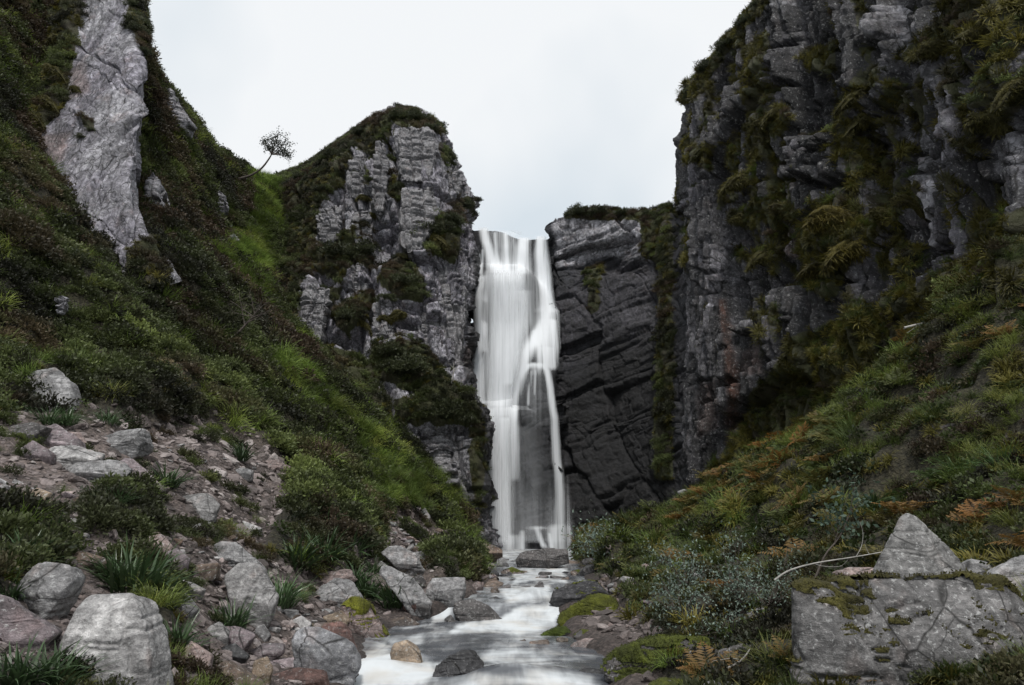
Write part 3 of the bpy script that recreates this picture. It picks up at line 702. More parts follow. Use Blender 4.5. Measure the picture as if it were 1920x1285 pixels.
# strands of falling water: (pixel x of the middle, pixel y, half width, density) from the top down
STR = [
 [(906,428,8,.95),(912,455,9,.97),(922,485,12,.97),(936,512,20,1)], [(944,434,28,.30),(946,470,28,.35),(947,514,30,.6)], [(948,438,4,.6),(951,480,4,.65),(954,516,6,.8)], [(928,436,3,.4),(930,470,3,.5),(934,500,4,.6)],
 [(983,447,11,1),(979,480,14,1),(976,514,18,1)], [(1016,444,9,.97),(1015,480,13,.95),(1017,520,15,.9),(1019,560,16,.9),(1022,584,18,.97)], [(897,476,6,.5),(895,500,7,.7),(898,530,8,.75),(905,565,10,.85)], [(905,468,3,.5),(902,524,4,.6)],
 [(951,507,38,.3),(951,517,45,1),(951,560,43,1),(948,620,41,1),(942,680,37,1),(936,740,34,1),(934,780,33,1)], [(905,518,8,.7),(900,580,9,.8),(899,640,10,.85),(899,785,12,.8)], [(976,545,20,.6),(974,600,22,.9),(964,660,20,.85),(952,720,17,.8)],
 [(895,636,5,.1),(896,645,9,.85),(894,700,9,.75),(892,785,9,.6)], [(890,690,4,.1),(891,697,7,.85),(889,770,7,.4)], [(903,600,4,.2),(905,608,9,.8),(905,660,10,.7)],
 [(1026,570,10,.3),(1025,583,19,.97),(1022,640,22,.8),(1025,690,18,.5)], [(1024,598,12,.9),(1006,630,14,.95),(988,660,14,.92),(974,700,13,.92),(962,745,12,.92),(950,790,14,.8)], [(1034,600,9,.85),(1039,650,9,.8),(1037,692,8,.6)], [(1018,647,4,.1),(1023,653,15,.88),(1025,692,15,.5)],
 [(1012,615,4,.1),(1014,621,16,.9),(1012,650,16,.6)], [(1000,681,6,.3),(990,686,9,.92),(976,700,9,.92),(966,720,8,.92),(957,760,9,.85),(948,805,10,.7)], [(1006,679,22,.1),(1006,684,25,.85),(1006,692,27,.35),(1006,706,28,.14),(1006,800,28,.06)],
 [(1018,683,5,.4),(1026,695,6,.92),(1033,730,6,.92),(1039,780,7,.88),(1044,850,8,.8),(1050,930,9,.65),(1052,990,9,.6)], [(995,696,2.5,.4),(991,760,3,.3)], [(1004,694,2,.3),(1003,740,2,.2)],
 [(933,776,30,.3),(933,783,34,1),(932,830,32,.88),(931,900,30,.72),(931,1000,29,.58),(934,1022,32,.55)], [(946,784,14,1),(944,900,13,.8),(945,1016,14,.7)], [(975,800,40,.05),(985,900,45,.07),(990,1016,50,.16)], [(964,766,7,.75),(962,800,8,.65),(966,900,9,.3)],
 [(1046,890,16,.05),(1050,1016,24,.22)], [(950,1001,30,.1),(950,1007,31,.75),(952,1036,31,.6)], [(980,996,5,.5),(978,1032,6,.75)], [(1008,990,5,.5),(1020,1027,6,.75)], [(1030,1000,3,.5),(1034,1028,4,.6)], [(1047,983,15,.3),(1047,991,19,.75),(1047,1032,20,.5)], [(1006,986,18,.1),(1008,990,18,.6),(1008,995,18,.05)]]
net = np.array(BACK_NET, float)[2:, :8]; net = W(net[..., 0], net[..., 1], net[..., 2])
nvw, nuw = 620, 230
g = crom(net, nvw); g = np.swapaxes(crom(np.swapaxes(g, 0, 1), nuw), 0, 1)
Nw = gnormals(g)
for lay, off in enumerate((.50, .85)):
    P = g + Nw * off; P[..., 1] -= .05 * fbm(P * np.array([2.5, 0, .2]), 5 + lay, 3)
    wx, wy = proj(P)
    keep = np.ones(wx.shape)
    for q in STR[lay::1] if lay == 0 else STR[8:14] + STR[24:27]:
        q = np.array(q, float); y0, y1 = q[0, 1], q[-1, 1]
        wob = 2.2 * fbm(np.stack([0 * wy + q[0, 0], wy * .02, 0 * wy], -1), 7, 2)
        dx = np.abs(wx + wob - np.interp(wy, q[:, 1], q[:, 0])) / (np.interp(wy, q[:, 1], q[:, 2]) * (1.12 if lay == 0 else .75))
        o = np.interp(wy, q[:, 1], q[:, 3]) * (1 - sstep(.1, 1.3, dx)) * sstep(-3, 3, wy - y0) * sstep(-5, 5, y1 - wy)
        keep *= 1 - np.clip(o, 0, .985) * (1 if lay == 0 else .55)
    op = 1 - keep
    me = mk_mesh('water_curtain', P, grid_faces(nuw, nvw)); set_attr(me, 'op', op.ravel(), 'FLOAT')
    uvl = me.uv_layers.new(name='uv'); uvv = np.stack([P[..., 0] + lay * 3.7, P[..., 2]], -1).reshape(-1, 2)
    li = np.empty(len(me.loops), np.int32); me.loops.foreach_get('vertex_index', li); uvl.data.foreach_set('uv', uvv[li].astype(np.float32).ravel())
    # drop the faces that carry no water
    bm = bmesh.new(); bm.from_mesh(me); bm.verts.ensure_lookup_table(); fo = op.ravel()
    bmesh.ops.delete(bm, geom=[v for v in bm.verts if fo[v.index] < .004], context='VERTS'); bm.to_mesh(me); bm.free()
    add('water_curtain', me, M_FALL, parent=wf)

# stream surface
ys = np.concatenate([np.linspace(3.2, 12.6, 230), np.linspace(12.65, 34.5, 190)])
us = np.linspace(-1.35, 1.35, 110)
Ys, Us = np.meshgrid(ys, us, indexing='ij')
Xs = (CL(Ys) + CR(Ys)) / 2 + Us * ((CR(Ys) - CL(Ys)) / 2 + .25)
Q = np.stack([Xs, Ys, 0 * Xs], -1)
Zs = WS(Ys + .25 * fbm(Q * .8, 71, 3)) + .035 * fbm(Q * np.array([1.3, 1.9, 1]), 72, 4)
for (bx, by, br, bh) in [(940,1275,.35,.06),(1000,1150,.30,.13),(1020,1148,.2,.06),(770,1232,.25,.05),(700,1255,.5,.10),(980,1270,.7,.10),(1050,1140,.25,.05)]:
    v_ = (CY - by) / F; sl = (SP + v_ * CP) / (CP - v_ * SP); yb = (1.4) / -sl
    for _ in range(4): yb = (1.4 - WS(yb)) / -sl
    xb = W(bx, by, yb)[0]
    Zs = Zs + bh * np.exp(-(((Xs - xb) / br) ** 2 + ((Ys - yb) / (br * .6)) ** 2))
Ps = np.stack([Xs, Ys, Zs], -1)
spx, spy = proj(Ps)
FOAM = [([(672,1225),(720,1205),(760,1240),(830,1245),(800,1290),(660,1300)],.95,16),([(855,1168),(940,1160),(1000,1130),(1065,1130),(1040,1175),(1000,1184),(850,1183)],1.0,9),([(850,1290),(900,1262),(1000,1255),(1110,1270),(1130,1300)],.75,16),
        ([(900,1235),(960,1210),(1010,1222),(1090,1235),(1020,1250),(940,1255)],.45,16),([(720,1195),(790,1192),(800,1215),(730,1212)],.6,10),([(800,1130),(850,1125),(850,1165),(810,1168)],.9,8),([(940,1105),(1030,1095),(1035,1125),(950,1130)],.72,8),
        ([(960,1068),(1060,1058),(1060,1092),(960,1098)],.65,9),([(1120,1085),(1160,1080),(1165,1110),(1130,1105)],.7,7),([(880,1020),(1080,1020),(1080,1050),(880,1050)],.5,9)]
foam = np.full(spx.shape, .14)
for poly, val, soft in FOAM:
    foam = np.maximum(foam, val * sstep(-soft, soft, sdpoly(spx, spy, poly) + 8 * fbm(Ps * np.array([2, 1.2, 1]), 73, 3)))
me = mk_mesh('stream', Ps, grid_faces(len(us), len(ys))); set_attr(me, 'foam', foam.ravel(), 'FLOAT')
add('stream', me, M_STREAM, kind='structure')

# ------------------------------------------------------------------ boulders and stones
_ICO = {}
def ico(n):
    if n not in _ICO:
        bm = bmesh.new(); bmesh.ops.create_icosphere(bm, subdivisions=n, radius=1.0)
        bm.verts.ensure_lookup_table()
        V = np.array([v.co[:] for v in bm.verts]); Fc = np.array([[v.index for v in f.verts] for f in bm.faces]); bm.free()
        _ICO[n] = (V, Fc)
    return _ICO[n]

def poly_radius(D, planes, p=22):
    N = planes[:, :3]; h = planes[:, 3]
    q = np.maximum(D @ N.T, 1e-6) / h
    m = q.max(1, keepdims=True)
    return 1.0 / (m[:, 0] * ((q / m) ** p).sum(1) ** (1.0 / p))

def hull2(P):
    P = sorted(map(tuple, P))
    def half(pts):
        o = []
        for q in pts:
            while len(o) > 1 and (o[-1][0]-o[-2][0])*(q[1]-o[-2][1]) - (o[-1][1]-o[-2][1])*(q[0]-o[-2][0]) <= 0: o.pop()
            o.append(q)
        return o
    a = half(P); b = half(P[::-1]); return np.array(a[:-1] + b[:-1])

def rock_attrs(me, V, N, tone, seed, wet=0., lich=.6, veg=0.):
    n = fbm(V * 2.2, seed, 4)
    c = np.asarray(tone) * .98 * (1 + .35 * n)[:, None]
    if not np.isscalar(wet): c = c * (1 - .5 * wet)[:, None]
    set_attr(me, 'col', c, 'FLOAT_COLOR')
    for k, v in (('veg', veg), ('wet', wet), ('lich', lich)): set_attr(me, k, np.broadcast_to(np.asarray(v, float), (len(V),)), 'FLOAT')

def vnormals(V, Fc):
    fn = np.cross(V[Fc[:, 1]] - V[Fc[:, 0]], V[Fc[:, 2]] - V[Fc[:, 0]])
    n = np.zeros_like(V)
    for k in range(3): np.add.at(n, Fc[:, k], fn)
    return n / np.maximum(np.linalg.norm(n, axis=1, keepdims=True), 1e-12)

TONES = dict(grey=(.235, .23, .23), pale=(.31, .30, .295), purple=(.20, .165, .172), pink=(.265, .205, .19), tan=(.26, .20, .145), red=(.12, .07, .06), black=(.045, .044, .047), dark=(.10, .092, .09), brown=(.15, .11, .085))
ROCKS = []
def boulder(poly, label, tone='grey', Y=None, thick=.8, lv=4, name='boulder', moss=0., mosscol=(.075, .085, .012), seed=None, top=None, sink=.25, rough=.6, planes=None, parent=None, group=None, front=None, p=70, wet=None, crack=False):
    seed = seed if seed is not None else len(ROCKS) * 31 + 11
    r = np.random.default_rng(seed)
    poly = np.array(poly, float); bx = (poly[:, 0].min() + poly[:, 0].max()) / 2; by = poly[:, 1].max()
    if Y is None: g = ray_ground(bx, min(by - 3, 1283)); Y = g[1] + .15 * (poly[:, 0].max() - poly[:, 0].min()) / F * g[1]
    Pw = W(poly[:, 0], poly[:, 1], Y)[:, [0, 2]]
    lo, hi = Pw.min(0), Pw.max(0); ext = (hi - lo) / 2
    # carry the base below the ground
    base = Pw[:, 1] < lo[1] + .25 * (hi[1] - lo[1]); Pw[base, 1] -= sink * ext[1] + .03
    lo, hi = Pw.min(0), Pw.max(0); c2 = (lo + hi) / 2; ext = (hi - lo) / 2
    H = hull2((Pw - c2) / ext)
    d = thick * max(ext.mean(), .6 * ext[0]); E = np.array([ext[0], d, ext[1]])
    PL = []
    for i in range(len(H)):
        a, b = H[i], H[(i + 1) % len(H)]; e = b - a; L = np.hypot(*e)
        if L < .05: continue
        n = np.array([e[1], -e[0]]) / L; off = n @ a
        for sgn in (-1, 1):
            if n[1] > .45: tl = r.uniform(.8, 1.7) if sgn < 0 else r.uniform(.05, .3)
            elif n[1] < -.45: tl = r.uniform(.0, .25)
            else: tl = r.uniform(.04, .32)
            PL.append([n[0], sgn * tl, n[1], off])
    fr = front if front is not None else (r.uniform(.15, .5) * r.choice([-1, 1]), r.uniform(-.65, -.05))
    PL.append([fr[0], -1, fr[1], .58]); PL.append([-fr[0] * r.uniform(.6, 1.6), -1, fr[1] + r.uniform(-.1, .4), .66]); PL.append([r.uniform(-.3, .3), 1, r.uniform(-.2, .5), .9])
    for _ in range(7):
        v = r.normal(size=3); v[1] = -abs(v[1]) * .8; v /= np.linalg.norm(v)
        sup = max(v[0] * a_[0] + v[2] * a_[1] for a_ in H) * .85 + abs(v[1]) * .8; PL.append([*v, sup * r.uniform(.86, 1.05)])
    tp = top if top is not None else (r.uniform(-.25, .25), r.uniform(.35, .8), r.uniform(.95, 1.12))
    PL.append([tp[0], -tp[1], 1, tp[2] * math.hypot(1, .5)])
    if planes: PL += planes
    PL = np.array(PL)
    V, Fc = ico(lv)
    V = V * poly_radius(V, PL, p)[:, None]
    V = V * E
    nrm = vnormals(V, Fc)
    s = ext.mean()
    q = V / s
    st = np.stack([q[:, 0] * 1.2 + seed, q[:, 1] * 1.2, q[:, 2] * 5.5 + 1.1 * q[:, 0]], -1)
    dd = .018 * fbm(q * 1.4 + seed, seed, 4) + .020 * (np.abs(fbm(st, seed + 2, 3)) - .3) + .015 * fbm(q * 7, seed + 4, 3)
    if lv >= 5:
        f_ = 4.5 if lv < 7 else 3.0; b_ = (q[:, 2] + .25 * q[:, 0] * r.choice([-1, 1]) + .12 * fbm(q * 1.1, seed + 6, 3)) * f_ + seed
        k_ = np.floor(b_).astype(np.int64); stp = _h(k_, np.floor(q[:, 0] * 1.1 + 5 * _h(k_, k_, k_, 4)).astype(np.int64), k_ * 0, seed)
        a_ = .5 if lv < 7 else .0; a_ = a_ if lv < 6 else 0; dd = dd + a_ * (.07 * (stp - .6) - .04 * np.exp(-((b_ - k_) / .08) ** 2))
        o8, t8, e8 = blocks(q[:, 0] + .3 * q[:, 2], q[:, 2], .8 if lv < 7 else .42, .7 if lv < 7 else .8, seed + 1, .3)
        gk = .06 if lv < 7 else .03; dd = dd + (.05 * (o8 - .5) + .14 * t8 - gk * np.exp(-(e8 / .022) ** 2))
    if crack:
        o9, t9, e9 = blocks(V[:, 0] + .1 * V[:, 2], V[:, 2], .55, .8, seed + 3, .25); oa, ta, ea = blocks(V[:, 0], V[:, 2], .28, .3, seed + 4, .3)
        dd = dd + (.16 * (o9 - .5) + .2 * t9 - .16 * np.exp(-(e9 / .045) ** 2) + .05 * (oa - .5) - .05 * np.exp(-(ea / .03) ** 2)) / (s * rough)
    V = V + nrm * (dd * s * rough)[:, None]
    C = np.array([c2[0], Y, c2[1]])
    nrm = vnormals(V, Fc)
    Vw = V + C
    wl = WS(np.full(len(V), Y)); inx = (CL(Y) - .3 < C[0] < CR(Y) + .3)
    wt = (1 - sstep(.0, .16, Vw[:, 2] - wl)) * .8 * inx if wet is None else np.full(len(V), float(wet))
    mosk = np.zeros(len(V))
    if moss > 0:
        mosk = sstep(.45, .62, nrm[:, 2] * .55 + .35 * fbm(q * 1.5 + 5, seed + 8, 4) + moss * .55)
    me = mk_mesh(name, V, Fc); rock_attrs(me, Vw, nrm, TONES[tone] if isinstance(tone, str) else tone, seed, wt, .6 if tone not in ('black', 'red') else .25, np.where(mosk > 0, .0, 0.))
    o = add(name, me, M_BOULD, label=label, cat='rock' if name != 'boulder' else 'boulder', group=group, loc=C)
    if parent is not None:
        o.parent = parent; del o['label']; del o['category']
    if moss > 0 and (mosk > .5).sum() > 20:
        keep = mosk > .2
        fk = Fc[keep[Fc].all(1)]; ids = np.unique(fk); mp_ = -np.ones(len(V), int); mp_[ids] = np.arange(len(ids))
        hgt = (mosk[ids] - .35) * .08 * min(s, .5) + .05 * min(s, .5) * fbm(q[ids] * 5, seed + 12, 4)
        Vm = V[ids] + nrm[ids] * hgt[:, None]
        mc = np.array(mosscol) * (1 + .6 * fbm(q[ids] * 2.5, seed + 14, 3))[:, None]
        nb_ = min(2600, len(ids)); kk = r.choice(len(ids), nb_); sc_ = .030 * min(s, .6) ** .5
        bd = nrm[ids][kk] + r.normal(0, .6, (nb_, 3)); bd /= np.linalg.norm(bd, axis=1, keepdims=True); sd_ = np.cross(bd, r.normal(size=(nb_, 3))); sd_ /= np.linalg.norm(sd_, axis=1, keepdims=True)
        bs = Vm[kk]; ln_ = (r.uniform(.5, 1.4, nb_) * sc_)[:, None]
        VV = np.stack([bs, bs + bd * ln_ * .5 + sd_ * ln_ * .22, bs + bd * ln_, bs + bd * ln_ * .5 - sd_ * ln_ * .22], 1).reshape(-1, 3)
        mm = mk_mesh('moss', np.concatenate([Vm, VV]), [mp_[fk], np.arange(4 * nb_).reshape(-1, 4) + len(Vm)])
        set_attr(mm, 'col', np.concatenate([mc, np.repeat(mc[kk] * r.uniform(.7, 1.6, (nb_, 1)), 4, 0)]), 'FLOAT_COLOR'); add('moss', mm, M_MOSS, parent=o, kind='stuff')
    ROCKS.append((bx, by, o)); return o

BL = [
 # left bank
 ([(37,728),(60,712),(101,704),(125,722),(140,773),(91,783),(43,775)], 'large pale jointed boulder standing on the grass at the left above the scree', 'grey', dict(lv=5, thick=.7, top=(-.1,.5,.9))),
 ([(-20,748),(25,744),(36,765),(20,772),(-20,770)], 'pale block cut by the left edge of the picture beside the large jointed boulder', 'pale', {}),
 ([(20,805),(60,798),(84,806),(60,830),(25,835)], 'dark slab leaning behind the purple boulder pile at the left edge', 'dark', {}),
 ([(60,830),(85,808),(104,802),(142,825),(150,838),(118,846),(92,850)], 'purple wedge boulder on top of the pile above the pale split slab', 'purple', dict(lv=5, top=(.1,.9,.8))),
 ([(34,850),(62,832),(92,850),(88,868),(60,862)], 'purple slab tilted against the left side of the wedge boulder', 'purple', {}),
 ([(128,812),(150,815),(165,833),(148,840)], 'flat pinkish stone wedged behind the purple wedge boulder', 'pink', {}),
 ([(181,830),(225,815),(264,811),(272,843),(250,853),(205,846)], 'grey flat-topped boulder beside the gravel path, upper right of the pile', 'grey', dict(lv=5, top=(0,.9,.85))),
 ([(85,858),(105,845),(140,843),(190,858),(180,876),(130,884),(90,892)], 'pale cracked slab forming the top half of the split boulder', 'pale', dict(lv=5)),
 ([(136,880),(175,866),(215,868),(237,890),(229,905),(184,914),(141,912)], 'smooth greenish grey lower half of the split boulder', 'grey', dict(lv=5)),
 ([(229,866),(250,868),(275,890),(305,912),(277,917),(235,906)], 'flat purplish slab sloping down right of the split boulder', 'purple', dict(lv=5, top=(.3,.9,.8))),
 ([(344,938),(384,930),(409,952),(402,970),(368,972)], 'angular pale stone jutting alone over the path hollow', 'pale', dict(lv=5, top=(0,1.,.8))),
 ([(48,930),(70,922),(92,930),(95,950),(68,958),(55,945)], 'broken tan and purple stone below the pale split slab', 'tan', {}),
 ([(216,780),(228,779),(240,799),(225,803)], 'small upright pale stone at the end of the grass above the flat-topped boulder', 'pale', {}),
 ([(258,714),(275,712),(286,728),(270,735)], 'white stone half sunk in heather, the upper of two', 'pale', {}),
 ([(298,740),(312,745),(326,765),(312,770)], 'white stone half sunk in heather, the lower of two', 'pale', {}),
 ([(32,1128),(52,1088),(80,1069),(128,1078),(136,1095),(118,1135),(75,1168),(32,1156)], 'blocky grey boulder with white lichen behind the lower left grass clump', 'grey', dict(lv=5, top=(-.2,.7,.85))),
 ([(120,1300),(120,1202),(131,1154),(160,1109),(235,1106),(256,1133),(277,1192),(300,1300)], 'big flat-topped pale boulder standing at the bottom left of the picture', 'pale', dict(lv=6, thick=.9, top=(-.05,.62,.72), front=(.35,.25), sink=.4)),
 ([(-30,1125),(10,1133),(59,1170),(96,1192),(64,1215),(-30,1220)], 'purple boulder cut by the left edge above the strap-leaved grass', 'purple', dict(lv=5)),
 ([(58,1045),(70,1042),(95,1060),(80,1070),(60,1066)], 'small grey stone poking from grass above the blocky lichen boulder', 'grey', {}),
 ([(405,1030),(420,1024),(442,1026),(489,1062),(492,1078),(452,1076),(409,1058)], 'long grey slab leaning on the boulder mid left bank', 'grey', dict(lv=5, top=(.3,.9,.75))),
 ([(425,1095),(450,1075),(475,1073),(497,1096),(518,1128),(504,1158),(471,1177),(440,1150)], 'large light grey boulder mid left bank with grass growing at both sides', 'pale', dict(lv=5, top=(.25,.6,.8))),
 ([(577,1096),(612,1078),(654,1073),(666,1092),(621,1101),(584,1108)], 'flat pale slab capping the grey and ochre boulder by the stream', 'pink', dict(lv=5, top=(0,.9,.8))),
 ([(586,1128),(602,1108),(635,1090),(664,1106),(688,1138),(645,1144),(598,1144)], 'grey and ochre boulder on the left bank above the red stone', 'grey', dict(lv=5)),
 ([(640,1150),(664,1130),(687,1140),(722,1186),(690,1198),(650,1180)], 'pale stone with a bright moss cap at the edge of the pool', 'pink', dict(moss=.55, mosscol=(.13,.135,.012), lv=5)),
 ([(596,1190),(612,1178),(638,1176),(657,1193),(673,1226),(659,1232),(626,1212)], 'dark red stone with a pale top next to the pool', 'red', dict(lv=5)),
 ([(551,1205),(575,1196),(602,1196),(654,1217),(670,1259),(645,1300),(565,1300)], 'grey boulder with black wavy bands at the foot of the left bank', (.21,.21,.22), dict(lv=5)),
 ([(466,1228),(494,1212),(529,1212),(530,1228),(500,1243),(470,1243)], 'smooth wet purple slab beside the side trickle', 'purple', dict(wet=.7)),
 ([(385,1262),(400,1250),(430,1255),(490,1290),(480,1310),(385,1310)], 'brown wet boulder at the bottom edge left of the reddish slab', 'brown', dict(lv=5)),
 ([(505,1275),(555,1260),(605,1264),(620,1300),(510,1305)], 'reddish brown slab at the bottom edge beside the black banded boulder', 'red', {}),
 ([(476,1248),(500,1240),(510,1260),(500,1290),(476,1285)], 'narrow ochre stone upright between the bottom slabs', 'tan', {}),
 ([(500,1243),(560,1236),(585,1250),(540,1258),(505,1256)], 'thin purple slab lying across the trickle', 'purple', {}),
 ([(388,1182),(410,1172),(428,1190),(425,1205),(392,1200)], 'white faced stone right of the strap grass, low on the left bank', 'pale', {}),
 ([(345,1225),(360,1212),(395,1235),(390,1262),(355,1265)], 'pinkish wedge stone at the foot of the grass fan', 'pink', {}),
 ([(283,1225),(296,1215),(305,1240),(303,1262),(286,1262)], 'small white block against the right side of the big flat-topped boulder', 'pale', {}),
 ([(335,1125),(350,1120),(370,1145),(352,1160),(338,1150)], 'leaning grey stone half hidden by grass, left of the large light boulder', 'grey', {}),
 ([(318,1098),(345,1092),(378,1108),(372,1118),(330,1112)], 'pale flat stone on the scree above the leaning grey stone', 'pale', {}),
 ([(355,1066),(375,1060),(406,1060),(405,1080),(360,1086)], 'square brown stone left of the long grey slab', 'brown', {}),
 ([(305,1045),(330,1036),(352,1055),(345,1080),(315,1075)], 'lumpy purple grey rock on the scree below the path hollow', 'purple', {}),
 ([(275,1015),(300,1008),(318,1030),(312,1048),(278,1040)], 'low pink rock at the left end of the lower path', 'pink', {}),
 ([(135,1050),(150,1038),(200,1052),(195,1070),(140,1072)], 'wide earthy rock behind the strap grass of the big boulder', 'brown', {}),
 ([(408,1150),(425,1140),(440,1160),(425,1172)], 'dark stone in front of the large light grey boulder', 'dark', {}),
 ([(448,990),(456,980),(488,992),(485,1001),(452,996)], 'thin pale wedge stone lying on the bare path', 'pale', {}),
 ([(440,884),(455,880),(474,885),(472,900),(446,900)], 'cube-shaped grey stone on the upper path', 'grey', {}),
 ([(495,868),(520,866),(546,880),(540,890),(500,880)], 'flat pale stone at the top right of the path', 'pink', {}),
 ([(405,1183),(440,1180),(475,1195),(460,1215),(410,1210)], 'cracked purple block above the side trickle', 'purple', {}),
 ([(418,1218),(440,1212),(465,1232),(450,1245),(420,1242)], 'black wet stone in the side trickle', 'black', dict(wet=.9)),
 ([(480,1180),(495,1176),(506,1192),(495,1204),(482,1198)], 'rounded grey cobble below the large light grey boulder', 'grey', {}),
 ([(545,1170),(565,1160),(582,1172),(575,1190),(550,1192)], 'mossy pale cobble among the pink scree', 'pale', {}),
 ([(608,1160),(640,1150),(655,1165),(645,1180),(612,1175)], 'tan stone under the grey and ochre boulder', 'tan', {}),
 # centre left bank
 ([(718,1044),(730,1034),(750,1031),(777,1045),(797,1070),(790,1082),(760,1072),(735,1062)], 'grey slab with a dark undercut face on the left bank near the fall', 'grey', dict(lv=5, top=(.3,1,.75))),
 ([(775,1042),(790,1038),(808,1056),(800,1066)], 'grey slab tucked behind the undercut slab', 'grey', {}),
 ([(708,1076),(735,1076),(775,1095),(806,1132),(798,1152),(770,1140),(735,1100)], 'long grey rib of rock sloping to the stream below the undercut slab', 'grey', dict(lv=5, top=(.35,.9,.75))),
 ([(777,1086),(790,1082),(798,1094),(785,1108)], 'small dark block between the rib and the rippled slab', 'dark', {}),
 ([(797,1104),(812,1092),(850,1094),(868,1090),(870,1112),(862,1128),(826,1136),(803,1122)], 'pale rippled slab beside the little cascade', 'grey', dict(lv=5, top=(0,.9,.7))),
 ([(762,1130),(785,1125),(806,1135),(804,1155),(770,1160)], 'dark wet rock at the mouth of the rib', 'dark', dict(wet=.6)),
 ([(728,1166),(760,1160),(785,1172),(770,1184),(730,1184)], 'pale and dark streaked rock at the far edge of the pool', 'brown', {}),
 ([(756,1140),(765,1130),(780,1128),(784,1145),(768,1152)], 'rusty stone in the shade of the streaked rib', 'red', {}),
 ([(785,963),(797,957),(806,972),(798,984),(786,975)], 'pale upright stone at the top of the far scree under the grass', 'pale', {}),
 ([(868,1023),(890,1018),(920,1020),(942,1030),(945,1048),(905,1052),(870,1045)], 'dark brown ledge rock at the foot of the crag by the fall', 'brown', dict(lv=5)),
 ([(700,1018),(712,1014),(724,1024),(720,1032),(702,1030)], 'small white stone below the far scree', 'pale', {}),
 ([(706,1222 - 160),(715,1055),(728,1064),(722,1072)], 'tiny pale stone in grass left of the undercut slab', 'pale', {}),
 ([(930,1050),(945,1044),(955,1062),(948,1075),(934,1070)], 'white edged block left of the big slab below the fall', 'grey', {}),
 ([(965,1050),(977,1034),(1005,1030),(1037,1027),(1065,1029),(1068,1056),(1017,1064),(970,1060)], 'big flat dark slab lying across the stream under the fall', 'dark', dict(lv=5, top=(.05,.9,.7), Y=18.6)),
 ([(938,1072),(960,1064),(985,1075),(978,1098),(950,1096)], 'rounded grey rock with a little moss below the big slab', 'brown', dict(moss=.25)),
 ([(905,1092),(930,1082),(938,1096),(925,1106),(905,1104)], 'brown rounded cobble on the left edge of the upper stream', 'brown', {}),
 ([(880,1100),(895,1090),(908,1092),(905,1108),(885,1112)], 'pink cobble at the left edge of the upper stream', 'pink', {}),
 ([(975,1060),(1000,1058),(1010,1068),(990,1076),(972,1072)], 'flat grey stone just below the big slab', 'grey', {}),
 # in the stream
 ([(846,1142),(858,1124),(887,1122),(917,1134),(955,1163),(925,1174),(873,1175),(850,1157)], 'dark wet boulder parting the stream above the pool', 'dark', dict(lv=5, wet=.35, Y=11.4)),
 ([(832,1160),(845,1152),(866,1174),(836,1176)], 'low dark rock at the left toe of the parting boulder', 'dark', dict(wet=.4, Y=11.2)),
 ([(915,1122),(930,1118),(942,1124),(942,1146),(918,1142)], 'black block behind the parting boulder', 'black', dict(wet=.4, Y=12.6)),
 ([(918,1104),(932,1100),(945,1122),(925,1126)], 'brown pointed rock behind the black block', 'brown', dict(Y=13.6)),
 ([(730,1226),(738,1206),(768,1198),(787,1212),(795,1238),(740,1250)], 'tan rock breaking the white water in the pool', 'tan', dict(lv=5, Y=8.25, wet=.3)),
 ([(790,1286),(812,1252),(845,1228),(868,1217),(893,1219),(909,1243),(903,1268),(850,1292)], 'black pointed boulder in the white water at the bottom centre', 'black', dict(lv=6, Y=7.5, wet=.45)),
 ([(1028,1122),(1037,1106),(1070,1098),(1100,1088),(1123,1090),(1146,1116),(1090,1128),(1040,1130)], 'long black flat-sided boulder right of the upper stream', 'black', dict(lv=5, moss=.12, mosscol=(.09,.10,.012), top=(-.25,.5,.85))),
 ([(1036,1085),(1045,1078),(1062,1078),(1082,1090),(1062,1100),(1040,1096)], 'wet dark stone above the long black boulder', 'dark', dict(wet=.5)),
 ([(1010,1097),(1025,1090),(1032,1102),(1010,1106)], 'small black dome of rock in the upper stream', 'black', dict(wet=.6, name='stone')),
 ([(1040,1070),(1055,1062),(1080,1064),(1090,1074),(1060,1082),(1042,1080)], 'grey cobble right below the big slab', 'grey', {}),
 ([(1068,1072),(1085,1068),(1100,1080),(1080,1090)], 'stone with a moss tuft above the long black boulder', 'brown', dict(moss=.4)),
 ([(1040,1174),(1052,1152),(1107,1118),(1133,1116),(1162,1127),(1170,1160),(1135,1175),(1073,1190)], 'large boulder wrapped in bright green moss at the right of the cascade', 'dark', dict(lv=6, moss=1.25, mosscol=(.095,.105,.010), Y=10.9)),
 ([(1010,1194),(1040,1178),(1063,1176),(1075,1190),(1033,1203)], 'low rock covered in dark green moss at the edge of the pool', 'dark', dict(lv=5, moss=.95, mosscol=(.06,.085,.008), Y=10.1)),
 ([(988,1218),(992,1203),(1028,1199),(1034,1216),(1010,1224)], 'brown rough cobble at the right of the pool', 'brown', dict(Y=9.3)),
 ([(960,1206),(985,1198),(994,1214),(968,1218)], 'brown flat stone barely out of the pool', 'brown', dict(Y=9.5)),
 ([(1042,1198),(1052,1193),(1066,1198),(1062,1210),(1046,1210)], 'orange cobble next to the pale purple slab', 'tan', dict(Y=9.5)),
 ([(1050,1222),(1075,1204),(1100,1196),(1146,1196),(1120,1224),(1070,1226)], 'pale purple slab sloping to the right side of the pool', 'pink', dict(lv=5, top=(0,.95,.75), Y=9.2)),
 ([(1112,1226),(1150,1197),(1192,1199),(1176,1220),(1150,1228)], 'black shadowed block right of the pale purple slab', 'black', dict(Y=9.0)),
 ([(1075,1192),(1090,1180),(1118,1184),(1120,1200),(1080,1205)], 'dark mossy stone below the large moss boulder', 'dark', dict(moss=.4, Y=9.7)),
 ([(1120,1192),(1143,1166),(1160,1178),(1160,1198),(1125,1198)], 'pointed pink rock beside the flat pink block', 'pink', dict(Y=9.7)),
